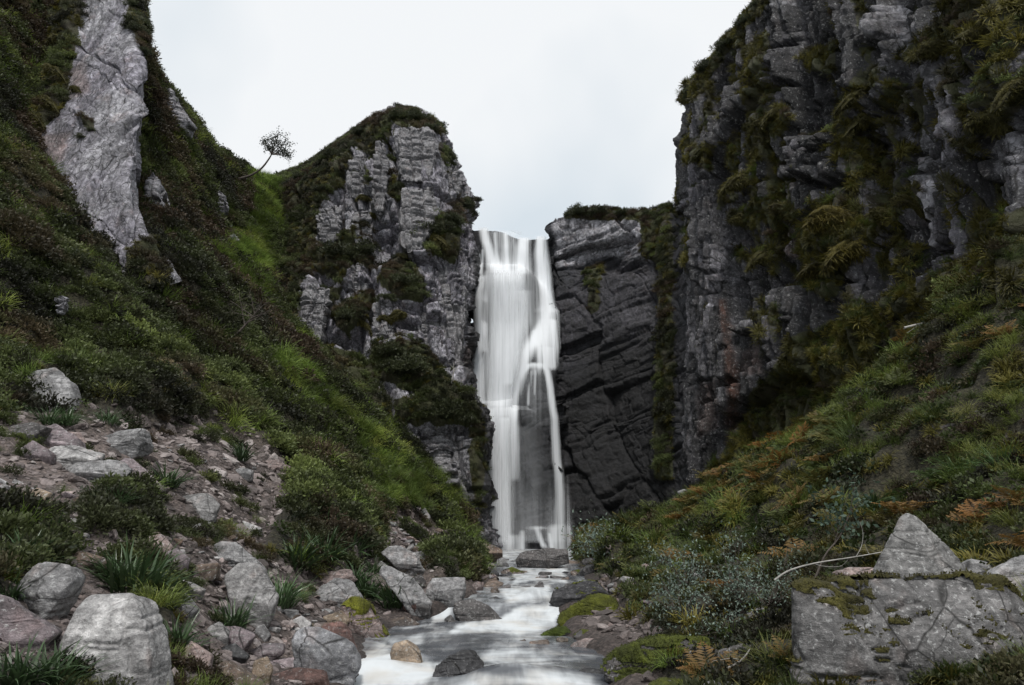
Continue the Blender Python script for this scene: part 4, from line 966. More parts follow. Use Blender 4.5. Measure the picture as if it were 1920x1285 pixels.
 ([(1158,1180),(1170,1173),(1200,1172),(1218,1190),(1205,1200),(1160,1196)], 'flat-topped pink block with a black front face on the right bank', 'pink', dict(lv=5, top=(0,.9,.75), Y=9.5)),
 ([(1145,1060),(1160,1052),(1178,1056),(1182,1086),(1165,1100),(1146,1094)], 'upright mossy pale rock under the grey-green shrub near the fall', 'grey', dict(moss=.3)),
 ([(1190,1065),(1210,1056),(1230,1070),(1225,1095),(1195,1095)], 'pinkish rock on the right bank behind the saplings', 'pink', dict(moss=.2)),
 ([(1090,1050),(1110,1045),(1135,1052),(1128,1068),(1096,1066)], 'dark grey slabby rock right of the big slab under the fall', 'dark', {}),
 ([(1300,1075),(1330,1066),(1370,1072),(1400,1090),(1350,1100),(1302,1094)], 'long pale rock behind the saplings on the right bank', 'pale', dict(lv=5)),
 ([(1215,1195),(1250,1182),(1300,1180),(1320,1195),(1280,1210),(1220,1210)], 'pale lichened top of the mossy ledge on the right bank', 'pale', dict(Y=8.6)),
 # right foreground
 ([(1128,1250),(1160,1222),(1210,1200),(1260,1196),(1330,1200),(1345,1225),(1300,1262),(1260,1300),(1140,1300)], 'big dark boulder with a mossy back at the right edge of the pool', 'dark', dict(lv=6, moss=.52, mosscol=(.065,.078,.008), Y=7.3, top=(-.1,.7,.85))),
 ([(1078,1262),(1095,1252),(1130,1258),(1128,1275),(1085,1274)], 'wet blue-black stone lapped by white water', 'black', dict(wet=.8, Y=7.6)),
 ([(1270,1240),(1300,1215),(1345,1210),(1360,1230),(1320,1300),(1275,1300)], 'grey ribbed rock leaning under the mossy ledge', 'dark', dict(lv=5, Y=6.8)),
 ([(1340,1225),(1400,1205),(1455,1235),(1468,1300),(1345,1300)], 'dark shadowed boulder left of the big foreground block', 'dark', dict(lv=5, Y=6.3)),
 ([(1210,1290),(1240,1272),(1290,1278),(1310,1300),(1215,1310)], 'low mossy rock at the bottom edge right of the pool', 'dark', dict(moss=.3, Y=6.2)),
 ([(1310,1295),(1340,1278),(1385,1282),(1400,1310),(1315,1310)], 'pale topped rock at the bottom edge left of the big block', 'grey', dict(Y=5.6)),
 ([(1400,1150),(1430,1135),(1470,1142),(1480,1170),(1410,1170)], 'pale mossy stone under the twigs left of the big block', 'pale', dict(moss=.3, Y=7.6)),
 ([(1800,1062),(1825,1046),(1850,1052),(1862,1075),(1830,1085),(1802,1080)], 'small grey stone behind the pyramid boulder to its right', 'grey', dict(Y=6.4)),
 ([(1560,1075),(1600,1060),(1650,1062),(1660,1082),(1570,1088)], 'low pale rock behind the big block under the bleached branch', 'pink', dict(Y=6.7, lv=5)),
]
for poly, lab, tone, kw in BL:
    if 'Y' not in kw and kw.get('lv', 4) < 6 and max(q[0] for q in poly) < 900:      # the blocks of the left bank lie packed against each other
        mx = sum(q[0] for q in poly) / len(poly); my = max(q[1] for q in poly); poly = [(mx + 1.14 * (x_ - mx), my + 1.2 * (y_ - my)) for x_, y_ in poly]
    boulder(poly, lab, tone, **kw)
# three hero rocks of the right foreground
boulder([(1480,1330),(1478,1140),(1482,1100),(1530,1085),(1600,1082),(1700,1080),(1790,1078),(1880,1084),(1925,1120),(1950,1200),(1970,1330)], 'huge cracked grey block with moss patches filling the lower right corner', (.125,.12,.118), Y=5.2, thick=.62, lv=7, moss=.26, mosscol=(.060,.054,.010), front=(-.12,.06), top=(0,.1,1.02), sink=.3, p=40, planes=[[-.9,-.75,.05,.98],[.5,-1,.0,1.0],[.2,-1,-.3,.98]], rough=.75)
boulder([(1640,1068),(1625,1078),(1672,1020),(1686,972),(1700,962),(1716,968),(1745,1000),(1785,1030),(1820,1072),(1815,1086),(1630,1086)], 'pyramid-shaped grey boulder perched on the huge foreground block', (.165,.16,.155), Y=5.4, thick=.7, lv=6, moss=-.12, mosscol=(.13,.10,.015), front=(-.15,.3), top=(.1,.2,1.2), sink=.05, planes=[[.55,-1,.35,.66]], rough=.45)
boulder([(1850,1090),(1880,1062),(1915,1040),(1990,1045),(1990,1330),(1900,1330)], 'pale grey boulder cut by the right edge beside the huge block', (.25,.245,.245), Y=5.7, thick=.7, lv=6)
# ------------------------------------------------------------------ plants: prototype shapes
def unit(v): return v / np.maximum(np.linalg.norm(v, axis=-1, keepdims=True), 1e-9)

def leaf_quads(base, d, side, L, w, shade, bend=None):
    """one two-triangle-pair kite leaf for every row"""
    n = len(base); L = np.broadcast_to(L, (n,))[:, None]; w = np.broadcast_to(w, (n,))[:, None]
    tip = base + d * L
    mid = base + d * L * .45
    if bend is not None: tip = tip + bend; mid = mid + bend * .25
    V = np.stack([base, mid + side * w, tip, mid - side * w], 1).reshape(-1, 3)
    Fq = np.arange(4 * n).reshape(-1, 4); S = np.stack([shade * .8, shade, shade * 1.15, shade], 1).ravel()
    return V, Fq, S

def merge(parts):
    Vs, Fs, Ss = [], [], []; k = 0
    for V, Fq, S in parts:
        Vs.append(V); Fs.append(Fq + k); Ss.append(S); k += len(V)
    return np.concatenate(Vs), np.concatenate(Fs), np.concatenate(Ss)

def heather_arr(seed, stems=70, per=7, L=.17, w=.045, flat=.75):
    r = np.random.default_rng(seed)
    d = unit(np.stack([r.normal(size=stems), r.normal(size=stems), np.abs(r.normal(size=stems)) * 1.0 + .15], -1)); ln = r.uniform(.7, 1.1, stems)
    f = r.uniform(.35, 1.0, (stems, per))
    b = (d * ln[:, None])[:, None] * f[..., None]; b = b + r.normal(0, .05, b.shape); b[..., 2] *= flat
    ld = unit(d[:, None] * .8 + r.normal(0, .55, b.shape) + np.array([0, 0, .35]))
    sd = unit(np.cross(ld, r.normal(size=b.shape)))
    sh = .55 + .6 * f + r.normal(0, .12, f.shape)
    return leaf_quads(b.reshape(-1, 3), ld.reshape(-1, 3), sd.reshape(-1, 3), r.uniform(.6, 1.4, b.size // 3) * L, w, sh.ravel())

def blades_arr(seed, n=60, L=1.0, w=.022, droop=.6, segs=4, spread=.9, rad=.12, tip=.15):
    r = np.random.default_rng(seed)
    az = r.uniform(0, 2 * np.pi, n); lean = r.uniform(.05, spread, n); ln = L * r.uniform(.55, 1.1, n); dr = droop * r.uniform(.4, 1.4, n)
    h = np.stack([np.cos(az), np.sin(az), 0 * az], -1); sd = np.stack([-np.sin(az), np.cos(az), 0 * az], -1)
    sd = unit(sd + r.normal(0, .3, sd.shape)); b = h * (r.uniform(0, rad, n))[:, None] + r.normal(0, rad * .3, (n, 3)) * np.array([1, 1, 0])
    t = np.linspace(0, 1, segs + 1)
    ang = (lean[:, None] + dr[:, None] * t[None] * 1.6)
    seg = (h[:, None] * np.sin(ang)[..., None] + np.array([0, 0, 1.]) * np.cos(ang)[..., None]) * (ln[:, None, None] / segs)
    P = b[:, None] + np.concatenate([np.zeros((n, 1, 3)), np.cumsum(seg, 1)[:, :-1]], 1)
    wd = w * np.clip(np.minimum(1.0, .55 + 2 * t) * (1 - t ** 2.2) + tip * .3 * (1 - t), .03, 1)
    Vl = P + sd[:, None] * wd[None, :, None]; Vr = P - sd[:, None] * wd[None, :, None]
    V = np.stack([Vl, Vr], 2).reshape(n, -1, 3)
    k = np.arange(segs) * 2; q = np.stack([k, k + 1, k + 3, k + 2], -1)
    Fq = (q[None] + (np.arange(n) * (segs + 1) * 2)[:, None, None]).reshape(-1, 4)
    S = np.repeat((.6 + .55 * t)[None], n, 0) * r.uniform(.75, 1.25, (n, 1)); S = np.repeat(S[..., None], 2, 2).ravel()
    return V.reshape(-1, 3), Fq, S

def fern_arr(seed, n=9, pin=15, L=1.0):
    r = np.random.default_rng(seed); parts = []
    for i in range(n):
        az = 2 * np.pi * (i + r.uniform(-.35, .35)) / n; le = r.uniform(.25, .6); t = np.linspace(.05, 1, pin)
        ang = le + 1.1 * t; h = np.array([np.cos(az), np.sin(az), 0])
        P = np.cumsum((h[None] * np.sin(ang)[:, None] + np.array([0, 0, 1.]) * np.cos(ang)[:, None]) * (L / pin) * r.uniform(.8, 1.1), 0)
        tg = unit(np.gradient(P, axis=0)); sd = np.array([-np.sin(az), np.cos(az), 0])
        for s in (-1, 1):
            ln = .30 * np.sin(np.pi * np.clip(t * .85 + .12, 0, 1)) * r.uniform(.8, 1.15, pin)
            d = unit(sd * s + tg * .45 + r.normal(0, .1, P.shape)); parts.append(leaf_quads(P, d, tg, ln * L, .028 * L, .8 + .3 * t + r.normal(0, .1, pin), np.array([0, 0, -.03])))
    return merge(parts)

def broad_arr(seed, n=60):
    """low leafy herb / bilberry: rounder leaves"""
    r = np.random.default_rng(seed); d = unit(np.stack([r.normal(size=n), r.normal(size=n), np.abs(r.normal(size=n)) + .2], -1))
    b = d * r.uniform(.4, .95, n)[:, None] * np.array([1, 1, .7]); ld = unit(d + r.normal(0, .7, b.shape)); sd = unit(np.cross(ld, np.array([0, 0, 1.]) + r.normal(0, .3, b.shape)))
    return leaf_quads(b, ld, sd, r.uniform(.16, .32, n), .09, .7 + .35 * r.random(n))

PROTO = {}
pc_count = 0
def protos(kind, arrs, mat):
    c = bpy.data.collections.new('shapes of ' + kind)
    for V, Fq, S in arrs:
        me = mk_mesh(kind, V, Fq, smooth=False); set_attr(me, 'shade', S, 'FLOAT'); me.materials.append(mat)
        c.objects.link(bpy.data.objects.new(kind, me))
    PROTO[kind] = (c, len(arrs))
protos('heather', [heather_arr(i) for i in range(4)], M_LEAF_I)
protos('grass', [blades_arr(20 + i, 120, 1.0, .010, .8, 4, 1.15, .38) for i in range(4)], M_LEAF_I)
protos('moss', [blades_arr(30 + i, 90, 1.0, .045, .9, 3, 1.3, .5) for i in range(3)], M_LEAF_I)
protos('bracken', [fern_arr(40 + i) for i in range(3)], M_LEAF_I)
protos('bilberry', [broad_arr(50 + i) for i in range(3)], M_LEAF_I)

def mat_gravel():
    t = NT('gravel stone')
    col = t.attr('col', 'INSTANCER').outputs['Color']; pos = t.node('ShaderNodeTexCoord').outputs['Object']
    n = t.noise(pos, 2.2, 4, 0.65)
    cc = t.node('ShaderNodeCombineColor'); v = t.mapr(n, .3, .7, .65, 1.3)
    for i in range(3): t.l.new(v, cc.inputs[i])
    return t.finish(t.bsdf(Base_Color=t.mix(1.0, col, cc.outputs[0], 'MULTIPLY'), Roughness=.85, Normal=t.bump(n, .5, .1)))
M_GRAVEL = mat_gravel()

def stone_arr(seed, lv=2):
    r = np.random.default_rng(seed); n = 11
    N = unit(r.normal(size=(n, 3))); PL = np.concatenate([N, r.uniform(.55, 1.0, (n, 1))], 1)
    PL = np.concatenate([PL, [[0, 0, 1, .7], [0, 0, -1, .7], [1, 0, 0, 1], [-1, 0, 0, 1], [0, 1, 0, 1], [0, -1, 0, 1]]])
    V, Fc = ico(lv); V = V * poly_radius(V, PL, 50)[:, None] * np.array([1.0, r.uniform(.6, .95), r.uniform(.32, .65)])
    return V, Fc
_gc = bpy.data.collections.new('shapes of gravel')
for i in range(6):
    V, Fc = stone_arr(900 + i, 2); me = mk_mesh('gravel', V, Fc, smooth=False); me.materials.append(M_GRAVEL); _gc.objects.link(bpy.data.objects.new('gravel', me))
PROTO['gravel'] = (_gc, 6)

# ------------------------------------------------------------------ scatter
def eulers(axis, spin):
    z = unit(axis); x = np.stack([np.cos(spin), np.sin(spin), 0 * spin], -1); y = unit(np.cross(z, x)); x = np.cross(y, z)
    return np.stack([np.arctan2(y[:, 2], z[:, 2]), -np.arcsin(np.clip(x[:, 2], -1, 1)), np.arctan2(x[:, 1], x[:, 0])], -1)

def scatter(name, kind, P, N, S, C, label, cat, up=.6, tilt=.12):
    n = len(P)
    if n == 0: return
    me = bpy.data.meshes.new(name); me.vertices.add(n); me.vertices.foreach_set('co', np.asarray(P, np.float32).ravel())
    ax = unit(unit(N) * (1 - up) + np.array([0, 0, 1.]) * up + rng.normal(0, tilt, (n, 3)))
    set_attr(me, 'rot', eulers(ax, rng.uniform(0, 6.283, n)), 'FLOAT_VECTOR'); set_attr(me, 'scl', S, 'FLOAT'); set_attr(me, 'col', np.clip(C, .002, 1), 'FLOAT_COLOR')
    a = me.attributes.new('idx', 'INT', 'POINT'); a.data.foreach_set('value', rng.integers(0, PROTO[kind][1], n).astype(np.int32))
    o = add(name, me, None, kind='stuff', label=label, cat=cat)
    ng = bpy.data.node_groups.new('plant out ' + name, 'GeometryNodeTree')
    ng.interface.new_socket('Geometry', in_out='INPUT', socket_type='NodeSocketGeometry'); ng.interface.new_socket('Geometry', in_out='OUTPUT', socket_type='NodeSocketGeometry')
    gi = ng.nodes.new('NodeGroupInput'); go = ng.nodes.new('NodeGroupOutput'); ip = ng.nodes.new('GeometryNodeInstanceOnPoints')
    ci = ng.nodes.new('GeometryNodeCollectionInfo'); ci.inputs['Collection'].default_value = PROTO[kind][0]; ci.inputs['Separate Children'].default_value = True; ci.inputs['Reset Children'].default_value = True
    def na(nm, t): q = ng.nodes.new('GeometryNodeInputNamedAttribute'); q.data_type = t; q.inputs['Name'].default_value = nm; return q.outputs[0]
    ng.links.new(gi.outputs[0], ip.inputs['Points']); ng.links.new(ci.outputs[0], ip.inputs['Instance']); ip.inputs['Pick Instance'].default_value = True
    ng.links.new(na('idx', 'INT'), ip.inputs['Instance Index']); ng.links.new(na('rot', 'FLOAT_VECTOR'), ip.inputs['Rotation']); ng.links.new(na('scl', 'FLOAT'), ip.inputs['Scale'])
    ng.links.new(ip.outputs[0], go.inputs[0])
    md = o.modifiers.new('plants', 'NODES'); md.node_group = ng
    return o

def sample(P, wgt, n):
    """n points on grid P with weight per cell = area * wgt"""
    a = P[:-1, :-1]; b = P[:-1, 1:]; c = P[1:, :-1]
    ar = np.linalg.norm(np.cross(b - a, c - a), axis=-1); w = ar * wgt[:-1, :-1]
    tot = w.sum()
    if tot <= 0: return np.zeros((0, 3)), np.zeros((0, 3)), np.zeros(0, int), np.zeros(0, int)
    k = rng.choice(w.size, n, p=(w / tot).ravel()); i, j = np.unravel_index(k, w.shape)
    f, g = rng.random((n, 1)), rng.random((n, 1))
    Q = P[i, j] + (P[i, j + 1] - P[i, j]) * f + (P[i + 1, j] - P[i, j]) * g
    nn = unit(np.cross(P[i + 1, j] - P[i, j], P[i, j + 1] - P[i, j]))
    nn = np.where((nn[:, 2:3] < -.1), -nn, nn)
    return Q, nn, i, j

def area(P, wgt):
    a = P[:-1, :-1]; return (np.linalg.norm(np.cross(P[:-1, 1:] - a, P[1:, :-1] - a), axis=-1) * wgt[:-1, :-1]).sum()

def ramp(cols, x):
    x = np.clip(x, 0, .999) * (len(cols) - 1); i = np.floor(x).astype(int); f = (x - i)[:, None]; c = np.array(cols, float)
    return c[i] * (1 - f) + c[i + 1] * f

HEATH = [(.022, .022, .013), (.044, .050, .022), (.085, .105, .036), (.15, .18, .055)]
BROWN = np.array([.105, .072, .046])
GRASS = [(.062, .092, .024), (.15, .215, .042), (.27, .29, .068)]
MOSSC = [(.050, .046, .014), (.115, .105, .022), (.20, .175, .036)]
BRACK = [(.055, .085, .026), (.095, .105, .030), (.17, .10, .030), (.25, .115, .030)]

px, py = TPXY
infr = (px > -260) & (px < 2180) & (py > -160) & (py < 1500) & (TG[..., 1] > 2.6) & (TG[..., 1] < 60)
veg = (1 - BAREG) * infr
wet_ch = (np.abs(TG[..., 0] - (CL(TG[..., 1]) + CR(TG[..., 1])) / 2) < (CR(TG[..., 1]) - CL(TG[..., 1])) / 2 + .25) & (TG[..., 1] < 36)
veg = veg * (~wet_ch)
right = (TG[..., 0] > 1.5) & (px > 1080)
GULLY = [[(455,340),(540,345),(525,420),(492,480),(500,560),(440,560),(415,490),(455,420)],[(500,690),(590,720),(640,790),(620,830),(560,800),(510,740)],[(690,880),(760,880),(850,930),(880,975),(800,975),(700,950)],[(640,800),(720,850),(700,900),(640,860)]]
gm = mask(px, py, GULLY, 14, TG, 91, 26, .7)
left = veg * (~right)
ALLV = []
# heather over the left hillside
def put(name, kind, P, wgt, dens, smin, smax, colf, label, cat, up=.6, big=None, cap=9000, lift=0., smx=1.6):
    wgt = wgt * np.clip(13 / np.maximum(P[..., 1], 3), 1, 3.5)
    n = int(min(cap, area(P, wgt) * dens))
    if n < 1: return
    Q, nn, i, j = sample(P, wgt, n)
    s = rng.uniform(smin, smax, n) * (1 + .25 * fbm(Q * .6, 3, 2))
    # close to the lens the plants are finer
    s *= np.clip(.45 + Q[:, 1] / 22, .5, smx)
    Q = Q + nn * (lift * s)[:, None]
    scatter(name, kind, Q, nn, s, colf(Q), label, cat, up)
def stand(Q, k): return ((hummock(Q[:, 0], Q[:, 1])[1] * k) % 1)
def c_heath(Q):
    n = fbm(Q * .45, 101, 4); c = ramp(HEATH, .40 + .95 * n + rng.normal(0, .15, len(Q))); hi_ = stand(Q, 7.31)
    c = c * (.5 + .95 * hi_)[:, None]
    b = sstep(.05, .45, fbm(Q * .6 + 7, 103, 4) + .5 * (stand(Q, 3.7) - .6) + .22 * sstep(6, 14, Q[:, 2]))[:, None] * .8
    return c * (1 - b) + BROWN * (1 + .3 * rng.normal(size=(len(Q), 1))) * (.45 + .5 * hi_)[:, None] * b
def c_grass(Q): return ramp(GRASS, .45 + .6 * fbm(Q * .7, 111, 3) + rng.normal(0, .18, len(Q))) * (.5 + .9 * stand(Q, 5.3))[:, None]
def c_moss(Q): return ramp(MOSSC, .45 + .6 * fbm(Q * .9, 121, 3) + rng.normal(0, .2, len(Q))) * (.6 + .7 * stand(Q, 4.1))[:, None]
def c_brack(Q): return ramp(BRACK, .40 + .85 * fbm(Q * .5, 131, 4) + rng.normal(0, .15, len(Q)))
def c_bilb(Q): return ramp([(.022, .030, .012), (.042, .060, .018), (.075, .10, .028)], .45 + .6 * fbm(Q * .7, 141, 3) + rng.normal(0, .2, len(Q))) * (.5 + .9 * stand(Q, 6.7))[:, None]

put('heather', 'heather', TG, left * (1 - .85 * gm) * (.25 + .95 * sstep(.05, .3, HUM + .25 * (TG[..., 1] < 10))), 21, .20, .42, c_heath, 'dark heather covering the left hillside', 'heather', cap=24000)
put('hillside_grass', 'grass', TG, left * np.maximum(gm, .10), 18, .25, .5, lambda Q: c_grass(Q) * 1.3, 'bright grass in the gully and on the left slope', 'grass', cap=5000)
put('hillside_bilberry', 'bilberry', TG, left * .5, 9, .14, .28, c_bilb, 'low green bilberry among the left hillside heather', 'shrub', cap=6000)
put('hillside_moss', 'moss', TG, left * .35, 7, .10, .2, c_moss, 'olive moss between the heather on the left slope', 'moss', up=.3, cap=3500)
rv = veg * right
ORNG = [[(1290,900),(1480,800),(1640,860),(1600,960),(1480,1000),(1380,1040),(1290,1000)],[(1820,660),(1930,640),(1930,760),(1830,720)],[(1840,960),(1920,940),(1930,1010),(1850,1020)]]
om = mask(px, py, ORNG, 30, TG, 95, 40, .6)
gap = .2 + .95 * sstep(.05, .3, HUM)
put('talus_grass', 'grass', TG, rv * gap, 14, .20, .45, lambda Q: c_grass(Q) * .8, 'long green grass on the right slope under the cliff', 'grass', cap=7000)
put('talus_heather', 'heather', TG, rv * .9, 18, .18, .36, c_heath, 'dark heather clumps on the right slope', 'heather', cap=6500)
put('talus_bilberry', 'bilberry', TG, rv, 20, .17, .32, c_bilb, 'leafy green undergrowth on the right slope', 'shrub', cap=7500)
put('talus_moss', 'moss', TG, rv, 16, .14, .30, c_moss, 'olive moss on the right slope', 'moss', up=.3, cap=6000)
put('bracken', 'bracken', TG, rv * np.maximum(om, .22), 6.5, .25, .55, c_brack, 'rust brown and green bracken on the right slope', 'bracken', cap=2600)
BRT = [[(1780,620),(1930,580),(1930,780),(1810,740)],[(1780,820),(1930,810),(1930,910),(1790,905)],[(1480,810),(1600,830),(1640,900),(1520,910)],[(1250,950),(1330,940),(1340,1020),(1250,1010)]]
bm_ = mask(px, py, BRT, 24, TG, 97, 34, .7)
put('bright_grass', 'grass', TG, rv * bm_, 16, .2, .42, lambda Q: ramp([(.10, .14, .03), (.19, .23, .05), (.27, .27, .08)], .5 + .6 * fbm(Q, 161, 3) + rng.normal(0, .2, len(Q))), 'fresh yellow-green grass patches on the right slope', 'grass', cap=2500)
sw = BAREG * infr * (~wet_ch) * sstep(.12, .4, fbm(TG * np.array([.9, .9, .9]), 165, 4)) * (TG[..., 1] < 24) * (px < 900)
put('scree_heath', 'heather', TG, sw, 14, .10, .22, lambda Q: c_heath(Q), 'small heather and herbs rooted in the left scree', 'heather', cap=700)
put('scree_grass', 'grass', TG, sw, 7, .10, .24, lambda Q: c_grass(Q) * .8, 'short grass sprouting through the left scree', 'grass', cap=500)
# cliffs
def patch_w(k, extra=1.0):
    p = PATCH[k]; ok = (p['px'] > -150) & (p['px'] < 2100) & (p['py'] > -120) & (p['py'] < 1150)
    return p['P'], p['N'], sstep(.45, .65, p['veg']) * ok
for k, dh, lab in (('crag', 13, 'the central crag'), ('slab_crag', 10, 'the pale slab crag'), ('head_wall', 10, 'the wall beside the fall'), ('right_cliff', 6, 'the right cliff')):
    P_, N_, w_ = patch_w(k)
    led = .25 + .75 * sstep(.0, .5, N_[..., 2])
    if k != 'right_cliff':
        put(k + '_heather', 'heather', P_, w_ * led, dh, .18, .36, c_heath, 'dark heather clinging to ' + lab, 'heather', cap=4200, smx=1.15)
        put(k + '_moss', 'moss', P_, w_, 7, .10, .22, c_moss, 'olive moss and grass on the ledges of ' + lab, 'moss', up=.25, cap=2200, smx=1.1)
    else:
        put(k + '_moss', 'moss', P_, w_, 12, .14, .32, lambda Q: c_moss(Q) * .95, 'olive moss and grass hanging on ledges of ' + lab, 'moss', up=.25, cap=7000, smx=1.0)
        put(k + '_heather', 'heather', P_, w_ * led, dh, .14, .3, c_heath, 'dark heather clinging to ' + lab, 'heather', cap=3500, smx=1.0)
        put(k + '_grass', 'grass', P_, w_ * led * (PATCH[k]['py'] > 300), 5, .2, .45, lambda Q: c_grass(Q) * .75, 'tufts of grass on ' + lab, 'grass', cap=2500, smx=1.0)
# gravel of the scree
bare = BAREG * infr * (~wet_ch) * (TG[..., 1] < 30)
def c_grav(Q): return ramp([(.06, .050, .046), (.14, .115, .108), (.24, .20, .19), (.36, .32, .305)], .45 + .3 * fbm(Q * .6, 151, 3) + rng.normal(0, .25, len(Q)))
Q, nn, i, j = sample(TG, bare / np.maximum(TG[..., 1], 4) ** 1.3, 11000)
scatter('gravel', 'gravel', Q, nn, np.clip(rng.lognormal(-3.5, .7, len(Q)), .010, .13) * np.clip(Q[:, 1] / 10, .7, 1.4), c_grav(Q), 'pinkish gravel and broken stone of the left scree', 'gravel', up=.2, tilt=.25)
# ------------------------------------------------------------------ rock columns standing out of the central crag
def pillar(poly, tone=(.215, .208, .215), dy=-.12, thick=.5, lv=5, seed=None, top=(0, .3, .95)):
    cx_ = sum(q[0] for q in poly) / len(poly); cy_ = sum(q[1] for q in poly) / len(poly)
    P_, _ = on_patch('crag', cx_, cy_)
    return boulder(poly, 'x', tone, Y=P_[1] - dy, thick=thick, lv=6, name='rock_pillar', parent=crag, sink=.1, seed=seed, top=top, front=(.1, .12), rough=.8, p=120, crack=True)
for k_, q_ in enumerate([
 [(592,402),(605,386),(628,383),(641,392),(642,445),(620,458),(600,462)],
 [(560,570),(575,535),(592,520),(612,526),(622,548),(610,640),(585,650),(566,640)],
 [(556,600),(572,590),(580,640),(576,690),(556,690)],
 [(702,262),(722,258),(730,300),(728,390),(712,410),(700,380)],
 [(652,300),(676,290),(700,300),(704,360),(690,385),(655,370)],
 [(660,400),(690,390),(702,420),(700,470),(672,478)],
 [(806,500),(840,480),(878,500),(880,600),(868,690),(830,690),(806,620)],
 [(770,580),(800,560),(815,600),(812,690),(775,650)],
 [(770,800),(800,792),(850,800),(880,830),(890,940),(830,925),(775,890)],
 [(700,570),(730,560),(742,620),(735,690),(700,680)],
 [(648,500),(680,490),(692,530),(684,570),(655,560)],
 [(744,240),(770,234),(800,238),(820,250),(826,300),(812,350),(748,348)],
 [(748,352),(812,350),(826,390),(800,470),(768,480),(746,450)],
 [(836,300),(860,312),(868,350),(850,380),(836,360)]]):
    pillar(q_, seed=5000 + k_)

# ------------------------------------------------------------------ bare rock showing through the left hillside
for q_, l_ in [
 ([(272,160),(300,148),(330,180),(365,215),(350,232),(300,225),(275,215)], 'grey cliff band under the skyline right of the pale slab'),
 ([(275,330),(290,325),(312,360),(310,400),(285,395)], 'grey rock knob low at the right foot of the pale slab'),
 ([(395,385),(410,355),(425,365),(428,392),(408,400)], 'small grey outcrop in the heather below the lone tree'),
 ([(255,430),(275,425),(300,480),(305,520),(275,500)], 'pale rock spur at the bottom corner of the big slab'),
 ([(105,555),(118,548),(128,560),(124,580),(108,580)], 'small pale rock alone in the heather of the left slope'),
 ([(430,440),(440,436),(448,450),(438,458)], 'tiny grey rock beside the green gully')]:
    g_ = ray_ground(sum(c[0] for c in q_) / len(q_), sum(c[1] for c in q_) / len(q_)); boulder(q_, l_, (.27, .262, .28), Y=g_[1] - 1.5, name='outcrop', lv=6, thick=.8, sink=.25, crack=True, p=120)

# ------------------------------------------------------------------ loose stones one can count
STV = []
for i in range(16):
    V, Fc = stone_arr(1300 + i, 3); V = V + .03 * fbm(V * 3, i, 3)[:, None] * V
    me = mk_mesh('stone', V, Fc, smooth=False); tn = [TONES['pink'], TONES['purple'], TONES['grey'], TONES['pale'], (.29, .235, .22), TONES['brown']][i % 6]
    rock_attrs(me, V, V, tn, 70 + i, 0., .4); me.materials.append(M_BOULD); STV.append(me)
SCREE = [([(270,800),(470,830),(550,890),(530,960),(420,900),(300,860)], 46, (5, 12), 'small angular stone lying on the upper gravel path', 'stones of the upper path'),
 ([(690,950),(790,970),(880,1020),(930,1040),(860,1045),(720,1040)], 85, (7, 19), 'broken stone in the steep scree left of the fall', 'stones of the scree near the fall'),
 ([(280,990),(420,980),(470,1020),(420,1110),(330,1120),(290,1060)], 34, (7, 18), 'loose pinkish stone in the hollow below the path', 'stones below the path'),
 ([(530,1100),(620,1100),(640,1180),(600,1215),(520,1215),(470,1190)], 50, (8, 22), 'loose pink stone between the boulders of the lower left bank', 'stones of the lower left bank'),
 ([(0,900),(150,920),(250,1000),(180,1060),(110,1040),(0,960)], 28, (8, 20), 'loose stone on the bare earth at the far left', 'stones at the far left'),
 ([(870,1060),(1000,1060),(960,1110),(880,1120)], 22, (7, 17), 'cobble along the left edge of the upper stream', 'cobbles of the upper stream'),
 ([(1080,1060),(1240,1080),(1230,1180),(1150,1150),(1130,1090)], 30, (7, 19), 'loose stone on the right bank below the shrubs', 'stones of the right bank')]
px, py = TPXY
for poly, n, (s0, s1), lab, grp in SCREE:
    ok = inpoly(px, py, poly) & (TG[..., 1] > 4) & (TG[..., 2] > WS(TG[..., 1]) + .02 )
    idx = np.argwhere(ok)
    if len(idx) == 0: continue
    w = 1.0 / np.maximum(TG[..., 1][ok], 1) ** .5; sel = idx[rng.choice(len(idx), n, p=w / w.sum())]
    for i, j in sel:
        P_ = TG[i, j]; r_ = .62 * rng.uniform(s0, s1) * (1.25 if rng.random() < .15 else 1) * P_[1] / F
        o = add('stone', STV[rng.integers(16)], None, label=lab, cat='stone', group=grp, loc=tuple(P_ + np.array([0, 0, .15 * r_])))
        o.scale = (r_, r_, r_); o.rotation_euler = (rng.normal(0, .3), rng.normal(0, .3), rng.uniform(0, 6.28))

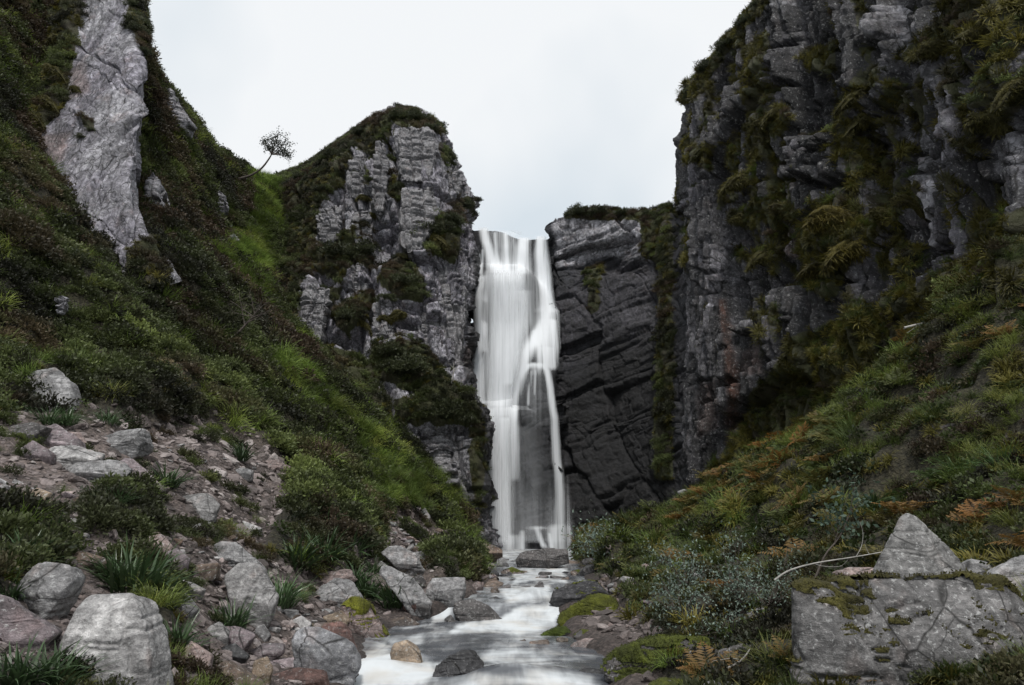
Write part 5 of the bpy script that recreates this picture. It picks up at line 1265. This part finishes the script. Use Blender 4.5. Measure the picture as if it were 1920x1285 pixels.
# dark wet stones in the upper stream
DK = []
for i in range(6):
    V, Fc = stone_arr(1500 + i, 4); V = V * np.array([1, 1, 1.25]); V = V + .05 * fbm(V * 2.5, i, 4)[:, None] * V
    me = mk_mesh('stream_stone', V, Fc); rock_attrs(me, V, V, [TONES['dark'], TONES['black'], TONES['brown'], (.13, .12, .12)][i % 4], 170 + i, .45, .4); me.materials.append(M_BOULD); DK.append(me)
for k_ in range(95):
    x_, y_ = rng.uniform(915, 1210), 1046 + 120 * rng.random() ** 1.2
    if 900 < x_ < 1060 and y_ > 1108: x_ += 150
    if 955 < x_ < 1050 and rng.random() < .4: continue
    v_ = (CY - y_) / F; sl = (SP + v_ * CP) / (CP - v_ * SP); Y_ = 14.0
    for _ in range(6): Y_ = (CAM[2] - float(WS(Y_))) / -sl
    Y_ = min(Y_, 26); r_ = .5 * rng.uniform(12, 24 + 26 * rng.random()) * Y_ / F
    P_ = W(x_, y_, Y_); zz = max(float(hz(np.array([P_[0]]), np.array([Y_]))[0]), float(WS(Y_)) - .05)
    o = add('stream_stone', DK[rng.integers(6)], None, label='dark wet stone in the bouldery stream between the pool and the fall', cat='stone', group='wet stones of the upper stream', loc=(P_[0], Y_, zz + .12 * r_))
    o.scale = (r_, r_, r_ * rng.uniform(.7, 1.1)); o.rotation_euler = (rng.normal(0, .2), rng.normal(0, .2), rng.uniform(0, 6.28))

# rock breaking through the right slope
for q_, l_ in [([(1430,905),(1455,880),(1480,895),(1478,930),(1440,935)], 'dark mossy rock in the bracken below the right cliff'),([(1525,730),(1545,690),(1575,700),(1580,760),(1535,765)], 'dark rock rib at the top of the right slope under the golden moss'),
 ([(1480,850),(1500,820),(1525,835),(1520,875),(1486,880)], 'dark rock above the bracken patch'),([(1320,960),(1345,935),(1370,950),(1360,985),(1325,985)], 'dark rock at the foot of the right slope near the fall'),
 ([(1395,830),(1420,790),(1440,800),(1440,860),(1400,865)], 'steep dark rock where the right slope meets the cliff'),([(1740,790),(1775,770),(1800,790),(1790,820),(1745,820)], 'mossy hump of rock high behind the pyramid boulder')]:
    boulder(q_, l_, 'dark', name='outcrop', lv=5, thick=1.2, sink=.8, moss=.42, mosscol=(.060, .056, .015))

# ------------------------------------------------------------------ single plants
def plant_obj(name, arr, col, mat, loc, label, cat, group=None, scale=1.0, parent=None, seed=0, jit=.25):
    V, Fq, S = arr; r = np.random.default_rng(seed)
    me = mk_mesh(name, V * scale, Fq, smooth=False); set_attr(me, 'shade', S, 'FLOAT')
    c = np.array(col)[None] * (1 + jit * fbm(V * 2.5, seed, 2))[:, None]; set_attr(me, 'col', np.clip(c, .003, 1), 'FLOAT_COLOR')
    return add(name, me, mat, label=label, cat=cat, group=group, loc=loc, parent=parent)

RUSH = [(35,1070,110,'dark strap-leaved clump at the left edge behind the blocky lichen boulder',1.0),(85,1020,75,'strap-leaved clump on the earth above the blocky lichen boulder',1.0),(15,1130,80,'broad-leaved clump cut by the left edge beside the blocky lichen boulder',.9),
 (215,950,60,'bright grass tuft in front of the split boulder',1.7),(250,1120,150,'tall grass clump behind the big flat-topped boulder',1.0),(215,1090,90,'fine grass between the blocky and the flat-topped boulders',1.5),(300,1150,90,'drooping grass against the right edge of the big flat-topped boulder',.9),
 (330,1225,95,'fan of grass low on the left bank beside the pinkish wedge stone',1.1),(35,1290,130,'strap-leaved clump in the bottom left corner',1.0),(100,1295,120,'strap-leaved clump left of the big flat-topped boulder at the bottom edge',1.0),
 (435,1185,85,'grass clump at the left foot of the large light grey boulder',1.2),(525,1140,100,'bright green grass fountain right of the large light grey boulder',1.6),(490,1090,40,'small grass tuft on the slope above the grass fountain',1.5),
 (555,1070,100,'dark glossy rush on the left side of the green mound',.8),(600,1062,110,'dark glossy rush at the front of the green mound',.9),(650,1050,90,'rush at the right front of the green mound',1.1),(610,1005,80,'rush in the middle of the green mound',1.3),(640,970,70,'rush at the crown of the green mound',1.3),(575,985,70,'rush at the left crown of the green mound',1.0),
 (668,1100,70,'grass beside the flat slab capping the ochre boulder',1.2),(690,1120,60,'grass clump between the ochre boulder and the grey rib',1.1),(740,1140,85,'grass hummock in front of the long grey rib',1.1),
 (90,800,70,'bright grass in front of the large jointed boulder',1.7),(125,800,60,'bright grass at the right of the large jointed boulder',1.6),(200,800,60,'green leafy tuft above the grey flat-topped boulder',1.4),(315,915,70,'grass cushion on the edge of the path right of the purplish slab',1.2),
 (450,865,60,'dry grass tuft at the top of the gravel path',.9),(700,1075,40,'small grass tuft left of the undercut slab',1.2),(1560,960,70,'pale grass clump on the right slope left of the pyramid boulder',1.5),(1800,900,80,'bright grass clump right of the pyramid boulder on the slope',1.8),(1880,890,90,'bright grass clump at the right edge of the slope',1.8),(1640,960,60,'dark grass clump just left of the pyramid boulder tip',1.0)]
for k_, (x_, y_, s_, l_, b_) in enumerate(RUSH):
    g_ = ray_ground(x_, min(y_, 1280))
    if y_ > 1285: g_ = g_.copy(); g_[2] = W(x_, y_, g_[1])[2]
    L_ = .78 * s_ / F * g_[1]
    arr = blades_arr(2000 + k_, 110 if b_ < 1.4 else 150, L_, L_ * (.028 if b_ < 1.4 else .016), .75, 5, .95, L_ * .28)
    plant_obj('grass_clump', arr, np.array([.052, .088, .036]) * b_, M_GLOSSY, tuple(g_), l_, 'grass', seed=k_)

def bush_arr(seed, n=26, rx=1., rz=.7):
    r = np.random.default_rng(seed); parts = []
    for i in range(n):
        d = unit(r.normal(size=3)); d[2] = abs(d[2]); c = d * r.uniform(.25, .75) * np.array([rx, rx, rz]); s = r.uniform(.3, .5)
        V, Fq, S = heather_arr(seed * 100 + i, 30, 5, .26, .055); parts.append((V * s + c, Fq, S * r.uniform(.75, 1.2)))
    return merge(parts)
BUSH = [('crag',640,475,55,'rounded heather bush on the left shoulder of the central crag'),('crag',690,470,35,'heather bush right of the rounded shoulder bush on the central crag'),('crag',825,430,48,'dark heather bush on the right ledge of the tower'),('crag',850,410,30,'upper heather bush on the right ledge of the tower'),('crag',755,525,42,'heather bush in the middle of the central crag'),('crag',730,555,28,'small heather bush below the middle bush of the crag'),
 ('crag',770,690,60,'wide heather bush on the lower crag above the pink ledge'),('crag',735,660,40,'heather bush at the left of the wide lower crag bush'),('crag',840,770,50,'heather bush overhanging the lower crag beside the fall'),('crag',885,785,32,'heather bush at the lip of the lower crag touching the fall'),('crag',655,590,38,'heather bush between the two lower rock pillars'),('crag',742,350,22,'small bush in the cleft left of the tower'),('crag',845,290,20,'small bush on the right shoulder of the tower'),('crag',876,385,24,'bush on the skyline step between tower and fall'),
 ('crag',745,215,32,'heather on the left of the tower top'),('crag',785,218,34,'heather cap on the middle of the tower top'),('crag',815,240,22,'heather on the right of the tower top'),('crag',560,330,28,'bush on the skyline at the left foot of the crag ridge'),('crag',620,285,28,'bush half way along the crag ridge'),('crag',670,245,26,'bush high on the crag ridge below the tower'),('crag',620,690,40,'heather bush at the foot of the lower left pillar'),('crag',765,835,20,'small bush in the middle of the lowest crag face'),
 ('slab_crag',250,5,24,'shrub on the very top of the pale slab'),('slab_crag',262,55,26,'shrub on the upper right edge of the pale slab'),('slab_crag',272,95,22,'shrub on the skyline right of the slab top'),('slab_crag',150,255,18,'small tuft on the left edge of the pale slab'),('slab_crag',172,240,14,'tiny tuft in the middle of the pale slab'),
 ('head_wall',1080,400,30,'low bush at the left end of the wall top right of the fall'),('head_wall',1125,396,32,'low bush in the middle of the wall top right of the fall'),('head_wall',1170,396,32,'low bush on the wall top near the right cliff'),('head_wall',1215,400,28,'bush in the corner of wall top and right cliff'),
 ('right_cliff',1290,180,26,'bush at the low left end of the right cliff rim'),('right_cliff',1320,130,30,'bush on the right cliff rim above the left corner'),('right_cliff',1355,90,32,'bush half way up the right cliff rim'),('right_cliff',1392,45,30,'bush high on the right cliff rim'),('right_cliff',1420,10,28,'bush on the right cliff rim at the top edge of the picture')]
for k_, (pt, x_, y_, s_, l_) in enumerate(BUSH):
    P_, N_ = on_patch(pt, x_, y_); r_ = s_ / F * P_[1]
    plant_obj('heather_bush', bush_arr(3000 + k_, 20), np.array([.050, .058, .026]) * rng.uniform(.75, 1.35), M_LEAF, tuple(P_ - np.array([0, 0, .25 * r_])), l_, 'bush', scale=r_, seed=k_)

def cushion(pt, x_, y_, s_, label, col, seed):
    if pt: P_, N_ = on_patch(pt, x_, y_)
    else: P_ = ray_ground(x_, y_); N_ = np.array([.3, -.5, .8])
    r_ = s_ / F * P_[1]; V, Fc = ico(4); r = np.random.default_rng(seed)
    Q = V + seed
    d = 1 + .75 * fbm(Q * 1.5, seed, 4) + .25 * fbm(Q * 5, seed + 1, 3)
    sl = r.uniform(.15, .6) * r.choice([-1, 1])
    U = V * d[:, None] * np.array([.95, .45, .30]); U[:, 2] += sl * U[:, 0] - .5 * U[:, 0] ** 2 - .3 * np.abs(np.minimum(U[:, 2], 0)) + .10 * fbm(Q * 3.1, seed + 5, 3)
    me = mk_mesh('moss_cushion', U * r_, Fc); set_attr(me, 'col', np.array(col)[None] * .6 * (1 + .6 * fbm(Q * 2, seed + 3, 3))[:, None], 'FLOAT_COLOR')
    o = add('moss_cushion', me, M_MOSS, label=label, cat='moss', loc=tuple(P_))
    nb = 1100
    n = vnormals(U, Fc); k = r.choice(len(U), nb); b = U[k] * .96; dirn = unit(n[k] * .8 + r.normal(0, .55, (nb, 3)) + np.array([0, -.25, -.25]))
    arr = leaf_quads(b, dirn, unit(np.cross(dirn, r.normal(size=(nb, 3)))), r.uniform(.10, .36, nb), .016, r.uniform(.45, 1.35, nb), np.array([0, 0, -.10]))
    fr_ = plant_obj('moss_fringe', arr, col, M_LEAF, (0, 0, 0), None, None, scale=r_, parent=o, seed=seed, jit=.6); fr_['kind'] = 'stuff'
YO = (.095, .085, .022)
CUSH = [('right_cliff',1375,342,36,'arched moss cushion over the left buttress of the right cliff',YO),('right_cliff',1450,215,30,'moss cushion high on the left part of the right cliff',YO),('right_cliff',1430,232,22,'small moss cushion under the high left one',YO),('right_cliff',1415,280,18,'little moss cushion on the buttress above the arched one',YO),('right_cliff',1600,178,38,'slanting moss cushion in the upper middle of the right cliff',YO),('right_cliff',1612,228,36,'moss cushion below the slanting one on the right cliff',YO),
 ('right_cliff',1550,410,55,'large golden moss mound in the middle of the right cliff',(.13,.105,.022)),('right_cliff',1585,470,50,'golden moss mound right below the large one',(.12,.10,.02)),('right_cliff',1535,500,42,'mossy bulge at the foot of the golden mounds',(.09,.075,.018)),('right_cliff',1650,395,30,'moss ledge right of the golden mounds',YO),('right_cliff',1695,375,28,'moss ledge under the striped rock',YO),('right_cliff',1850,230,46,'long mossy ledge at the upper right of the cliff',YO),('right_cliff',1890,165,40,'mossy ledge climbing to the right edge',YO),
 ('right_cliff',1388,408,24,'flat moss pad below the arched cushion',YO),('right_cliff',1430,475,32,'flat moss pad beside the pink rock face',YO),('right_cliff',1750,85,40,'moss hump at the top of the striped rock',YO),('right_cliff',1835,60,46,'moss hump near the top right corner',YO),('right_cliff',1310,290,20,'dark moss pad at the left corner of the right cliff',(.06,.06,.016)),('right_cliff',1460,395,26,'dark moss pad left of the large golden mound',(.07,.06,.016)),
 ('slab_crag',112,78,30,'golden moss hump at the upper left of the pale slab',YO),('slab_crag',108,130,28,'golden moss hump left of the slab, second from the top',YO),('slab_crag',95,188,26,'golden moss hump left of the slab, third from the top',YO),('slab_crag',60,225,30,'golden moss hump by the left corner of the slab',YO),('slab_crag',85,300,32,'golden moss hump at the lower left corner of the slab',YO),('slab_crag',140,165,18,'small moss pad on the left rim of the slab',YO),
 (None,315,525,24,'yellow moss cushion under the spur of the pale slab',(.15,.13,.03)),(None,350,548,20,'smaller yellow moss cushion right of the one under the spur',(.15,.13,.03)),
 ('crag',825,455,26,'yellow moss on the right ledge below the tower',YO),('crag',690,370,16,'moss pad in the upper left cleft of the crag',YO),('crag',700,405,18,'moss pad between the two upper columns of the crag',YO),('crag',745,590,22,'moss patch in the middle of the crag',YO),('crag',680,610,18,'moss pad on the lower middle ledge of the crag',YO),('crag',725,600,16,'small moss pad above the reddish ledge of the crag',YO)]
for k_, (pt, x_, y_, s_, l_, c_) in enumerate(CUSH): cushion(pt, x_, y_, s_, l_, c_, 4000 + k_ * 7)

# ------------------------------------------------------------------ trees, saplings and dead wood
def tube(path, r0, r1, n=6):
    P = np.asarray(path, float); k = len(P); tg = unit(np.gradient(P, axis=0)); a = unit(np.cross(tg, np.array([.3, .8, .52]))); b = np.cross(tg, a)
    rr = np.linspace(r0, r1, k)[:, None, None]; th = np.linspace(0, 2 * np.pi, n, endpoint=False)
    V = P[:, None] + rr * (a[:, None] * np.cos(th)[None, :, None] + b[:, None] * np.sin(th)[None, :, None])
    i = np.arange(k - 1)[:, None] * n; j = np.arange(n)[None]; j2 = (j + 1) % n
    Fq = np.stack([i + j, i + j2, i + n + j2, i + n + j], -1).reshape(-1, 4)
    return V.reshape(-1, 3), Fq, np.ones(k * n)

def wig(a, b, n, amp, r):
    t = np.linspace(0, 1, n)[:, None]; P = a + (b - a) * t
    return P + np.cumsum(r.normal(0, amp, (n, 3)), 0) * (t * (1 - t * .5))

def tree(name, trunk, r0, targets, label, cat, leafn, leafL, leafw, leafcol, bark, seed, spread=.25, tw=3, group=None, leaf_r=.25, rb=.35):
    r = np.random.default_rng(seed); T = np.asarray(trunk, float); base = T[0].copy()
    e = bpy.data.objects.new(name, None); COL.objects.link(e); e.location = base; e['label'] = label; e['category'] = cat
    if group: e['group'] = group
    T = T - base; T = crom(T, 14)
    wood = [tube(T, r0, r0 * .45, 8)]; tips = []
    for q in targets:
        q = np.asarray(q, float) - base; s = T[r.integers(len(T) // 2, len(T))] if rb < .5 else T[-1]
        path = wig(s, q, 8, np.linalg.norm(q - s) * .03, r); wood.append(tube(path, r0 * .42, r0 * .14, 5))
        for _ in range(tw):
            s2 = path[r.integers(3, 8)]; q2 = s2 + unit(r.normal(size=3) + unit(q - s) * .9 + np.array([0, 0, .3])) * spread * r.uniform(.5, 1.2)
            p2 = wig(s2, q2, 5, spread * .05, r); wood.append(tube(p2, r0 * .15, r0 * .06, 4)); tips.append(p2)
    V, Fq, S = merge(wood); add('trunk', mk_mesh('trunk', V, Fq), bark, parent=e)
    if leafn:
        tp = np.concatenate(tips, 0); b = tp[r.integers(len(tp), size=leafn)] + r.normal(0, leaf_r, (leafn, 3)) * np.array([1, 1, .7])
        d = unit(r.normal(size=(leafn, 3)) + np.array([0, 0, .2])); sd = unit(np.cross(d, r.normal(size=(leafn, 3))))
        arr = leaf_quads(b, d, sd, r.uniform(.6, 1.3, leafn) * leafL, leafw, r.uniform(.65, 1.3, leafn))
        plant_obj('crown', arr, leafcol, M_LEAF, (0, 0, 0), None, None, parent=e, seed=seed)
    return e
def Wp(l, Y): return [W(x, y, Y + (q[0] if q else 0)) for x, y, *q in l]
Yt = float(ray_ground(450, 340)[1]) - 2.2
tree('ridge_tree', Wp([(446,336),(470,329),(490,316),(503,300),(509,290)], Yt), .075, Wp([(497,268),(510,256),(522,248),(536,262),(547,284),(520,266),(533,280,.5),(506,276,-.5),(543,292)], Yt), 'lone windswept tree leaning over the saddle on the skyline', 'tree', 1500, .10, .03, (.030, .036, .024), M_TWIG, 1, spread=.46, tw=6, leaf_r=.10, rb=.9)
Yb = float(ray_ground(416, 645)[1]) - .05
tree('bare_birch', Wp([(416,645),(445,625),(466,603),(478,592)], Yb), .045, Wp([(430,560),(450,555),(470,545),(495,560),(515,555),(500,585),(440,585),(520,575)], Yb - .2), 'leafless grey birch leaning out of the gully slope', 'tree', 0, 0, 0, None, M_TWIG, 2, spread=.5, tw=5)
Yc = float(on_patch('crag', 848, 700)[0][1]) - .4
tree('dead_shrub', Wp([(846,720),(850,700),(852,690)], Yc), .035, Wp([(842,682),(850,676),(862,690),(870,685)], Yc), 'pale dead twig bush on the crag beside the fall', 'shrub', 0, 0, 0, None, M_DEAD, 3, spread=.25, tw=3)
GG = (.19, .245, .20)
SAP = [(1135,1065,(1085,1205,990,1062),2200,'grey-green willow shrub at the foot of the fall'),(1290,1130,(1225,1340,1030,1120),1700,'grey-green sapling on the right bank, left of the taller one'),(1390,1170,(1330,1450,1005,1110),1700,'taller grey-green sapling beside the bleached branch'),(1275,1185,(1205,1330,1090,1180),1400,'low grey-green sapling just above the mossy ledge'),(1440,1170,(1400,1490,1060,1140),900,'thin grey-green sapling left of the huge block'),(1340,1215,(1290,1420,1150,1215),700,'sprawling sapling at the dark boulders of the right bank')]
for k_, (x_, y_, (x0, x1, y0, y1), n_, l_) in enumerate(SAP):
    g_ = ray_ground(x_, y_); Yd = float(g_[1]); r_ = np.random.default_rng(60 + k_)
    sc_ = Yd / F
    tg_ = [W(r_.uniform(x0, x1), y0 + (y1 - y0) * r_.random() ** 1.2, Yd + r_.normal(0, 25 * sc_)) for _ in range(13)]
    tree('sapling', [g_, g_ + np.array([.0, 0, 12 * sc_]), g_ + np.array([r_.normal(0, 6 * sc_), 0, 30 * sc_])], 2.6 * sc_, tg_, l_, 'sapling', int(n_ * .55), 6 * sc_, 1.4 * sc_, GG, M_TWIG, 70 + k_, spread=34 * sc_, tw=4, leaf_r=13 * sc_)
tree('sapling', Wp([(1528,1085),(1548,1040),(1575,1005),(1598,950)], 7.4), .012, Wp([(1600,900),(1590,930),(1560,970),(1585,985),(1610,940),(1540,950)], 7.4), 'slender sapling arching up behind the bleached branch', 'sapling', 260, .06, .018, (.08, .12, .085), M_TWIG, 91, spread=.2, tw=3, leaf_r=.09)
def dead(name, pts, Y, r0, r1, label, sub=()):
    e = bpy.data.objects.new(name, None); COL.objects.link(e); P = np.array(Wp(pts, Y)); e.location = P[0]; e['label'] = label; e['category'] = 'branch'
    V, Fq, S = tube(crom(P - P[0], 20), r0, r1, 8); add('limb', mk_mesh('limb', V, Fq), M_DEAD, parent=e)
    for q in sub:
        V, Fq, S = tube(crom(np.array(Wp(q, Y)) - P[0], 12), r0 * .4, r0 * .12, 5); add('twig', mk_mesh('twig', V, Fq), M_DEAD, parent=e)
dead('fallen_branch', [(1452,1088),(1480,1070),(1530,1056),(1600,1045),(1662,1034)], 6.2, .009, .004, 'bleached fallen branch lying across to the pyramid boulder', [[(1525,1057),(1545,1062),(1575,1062),(1590,1050)],[(1605,1044),(1615,1025),(1618,1000),(1612,978)],[(1630,1040),(1625,1030),(1622,1020)]])
Yq = float(on_patch('right_cliff', 1760, 600)[0][1]) - .5
dead('cliff_branch', [(1695,615),(1740,604),(1780,596),(1810,600)], Yq, .03, .012, 'thin pale dead branch sticking out of the right slope', [[(1740,604),(1720,612),(1700,625)]])
dead('cliff_branch', [(1335,1240 + 40),(1350,1262),(1390,1238),(1408,1215)], 5.9, .012, .005, 'thin bent twig in front of the dark boulder left of the huge block', [[(1390,1238),(1370,1235),(1335,1240)]])
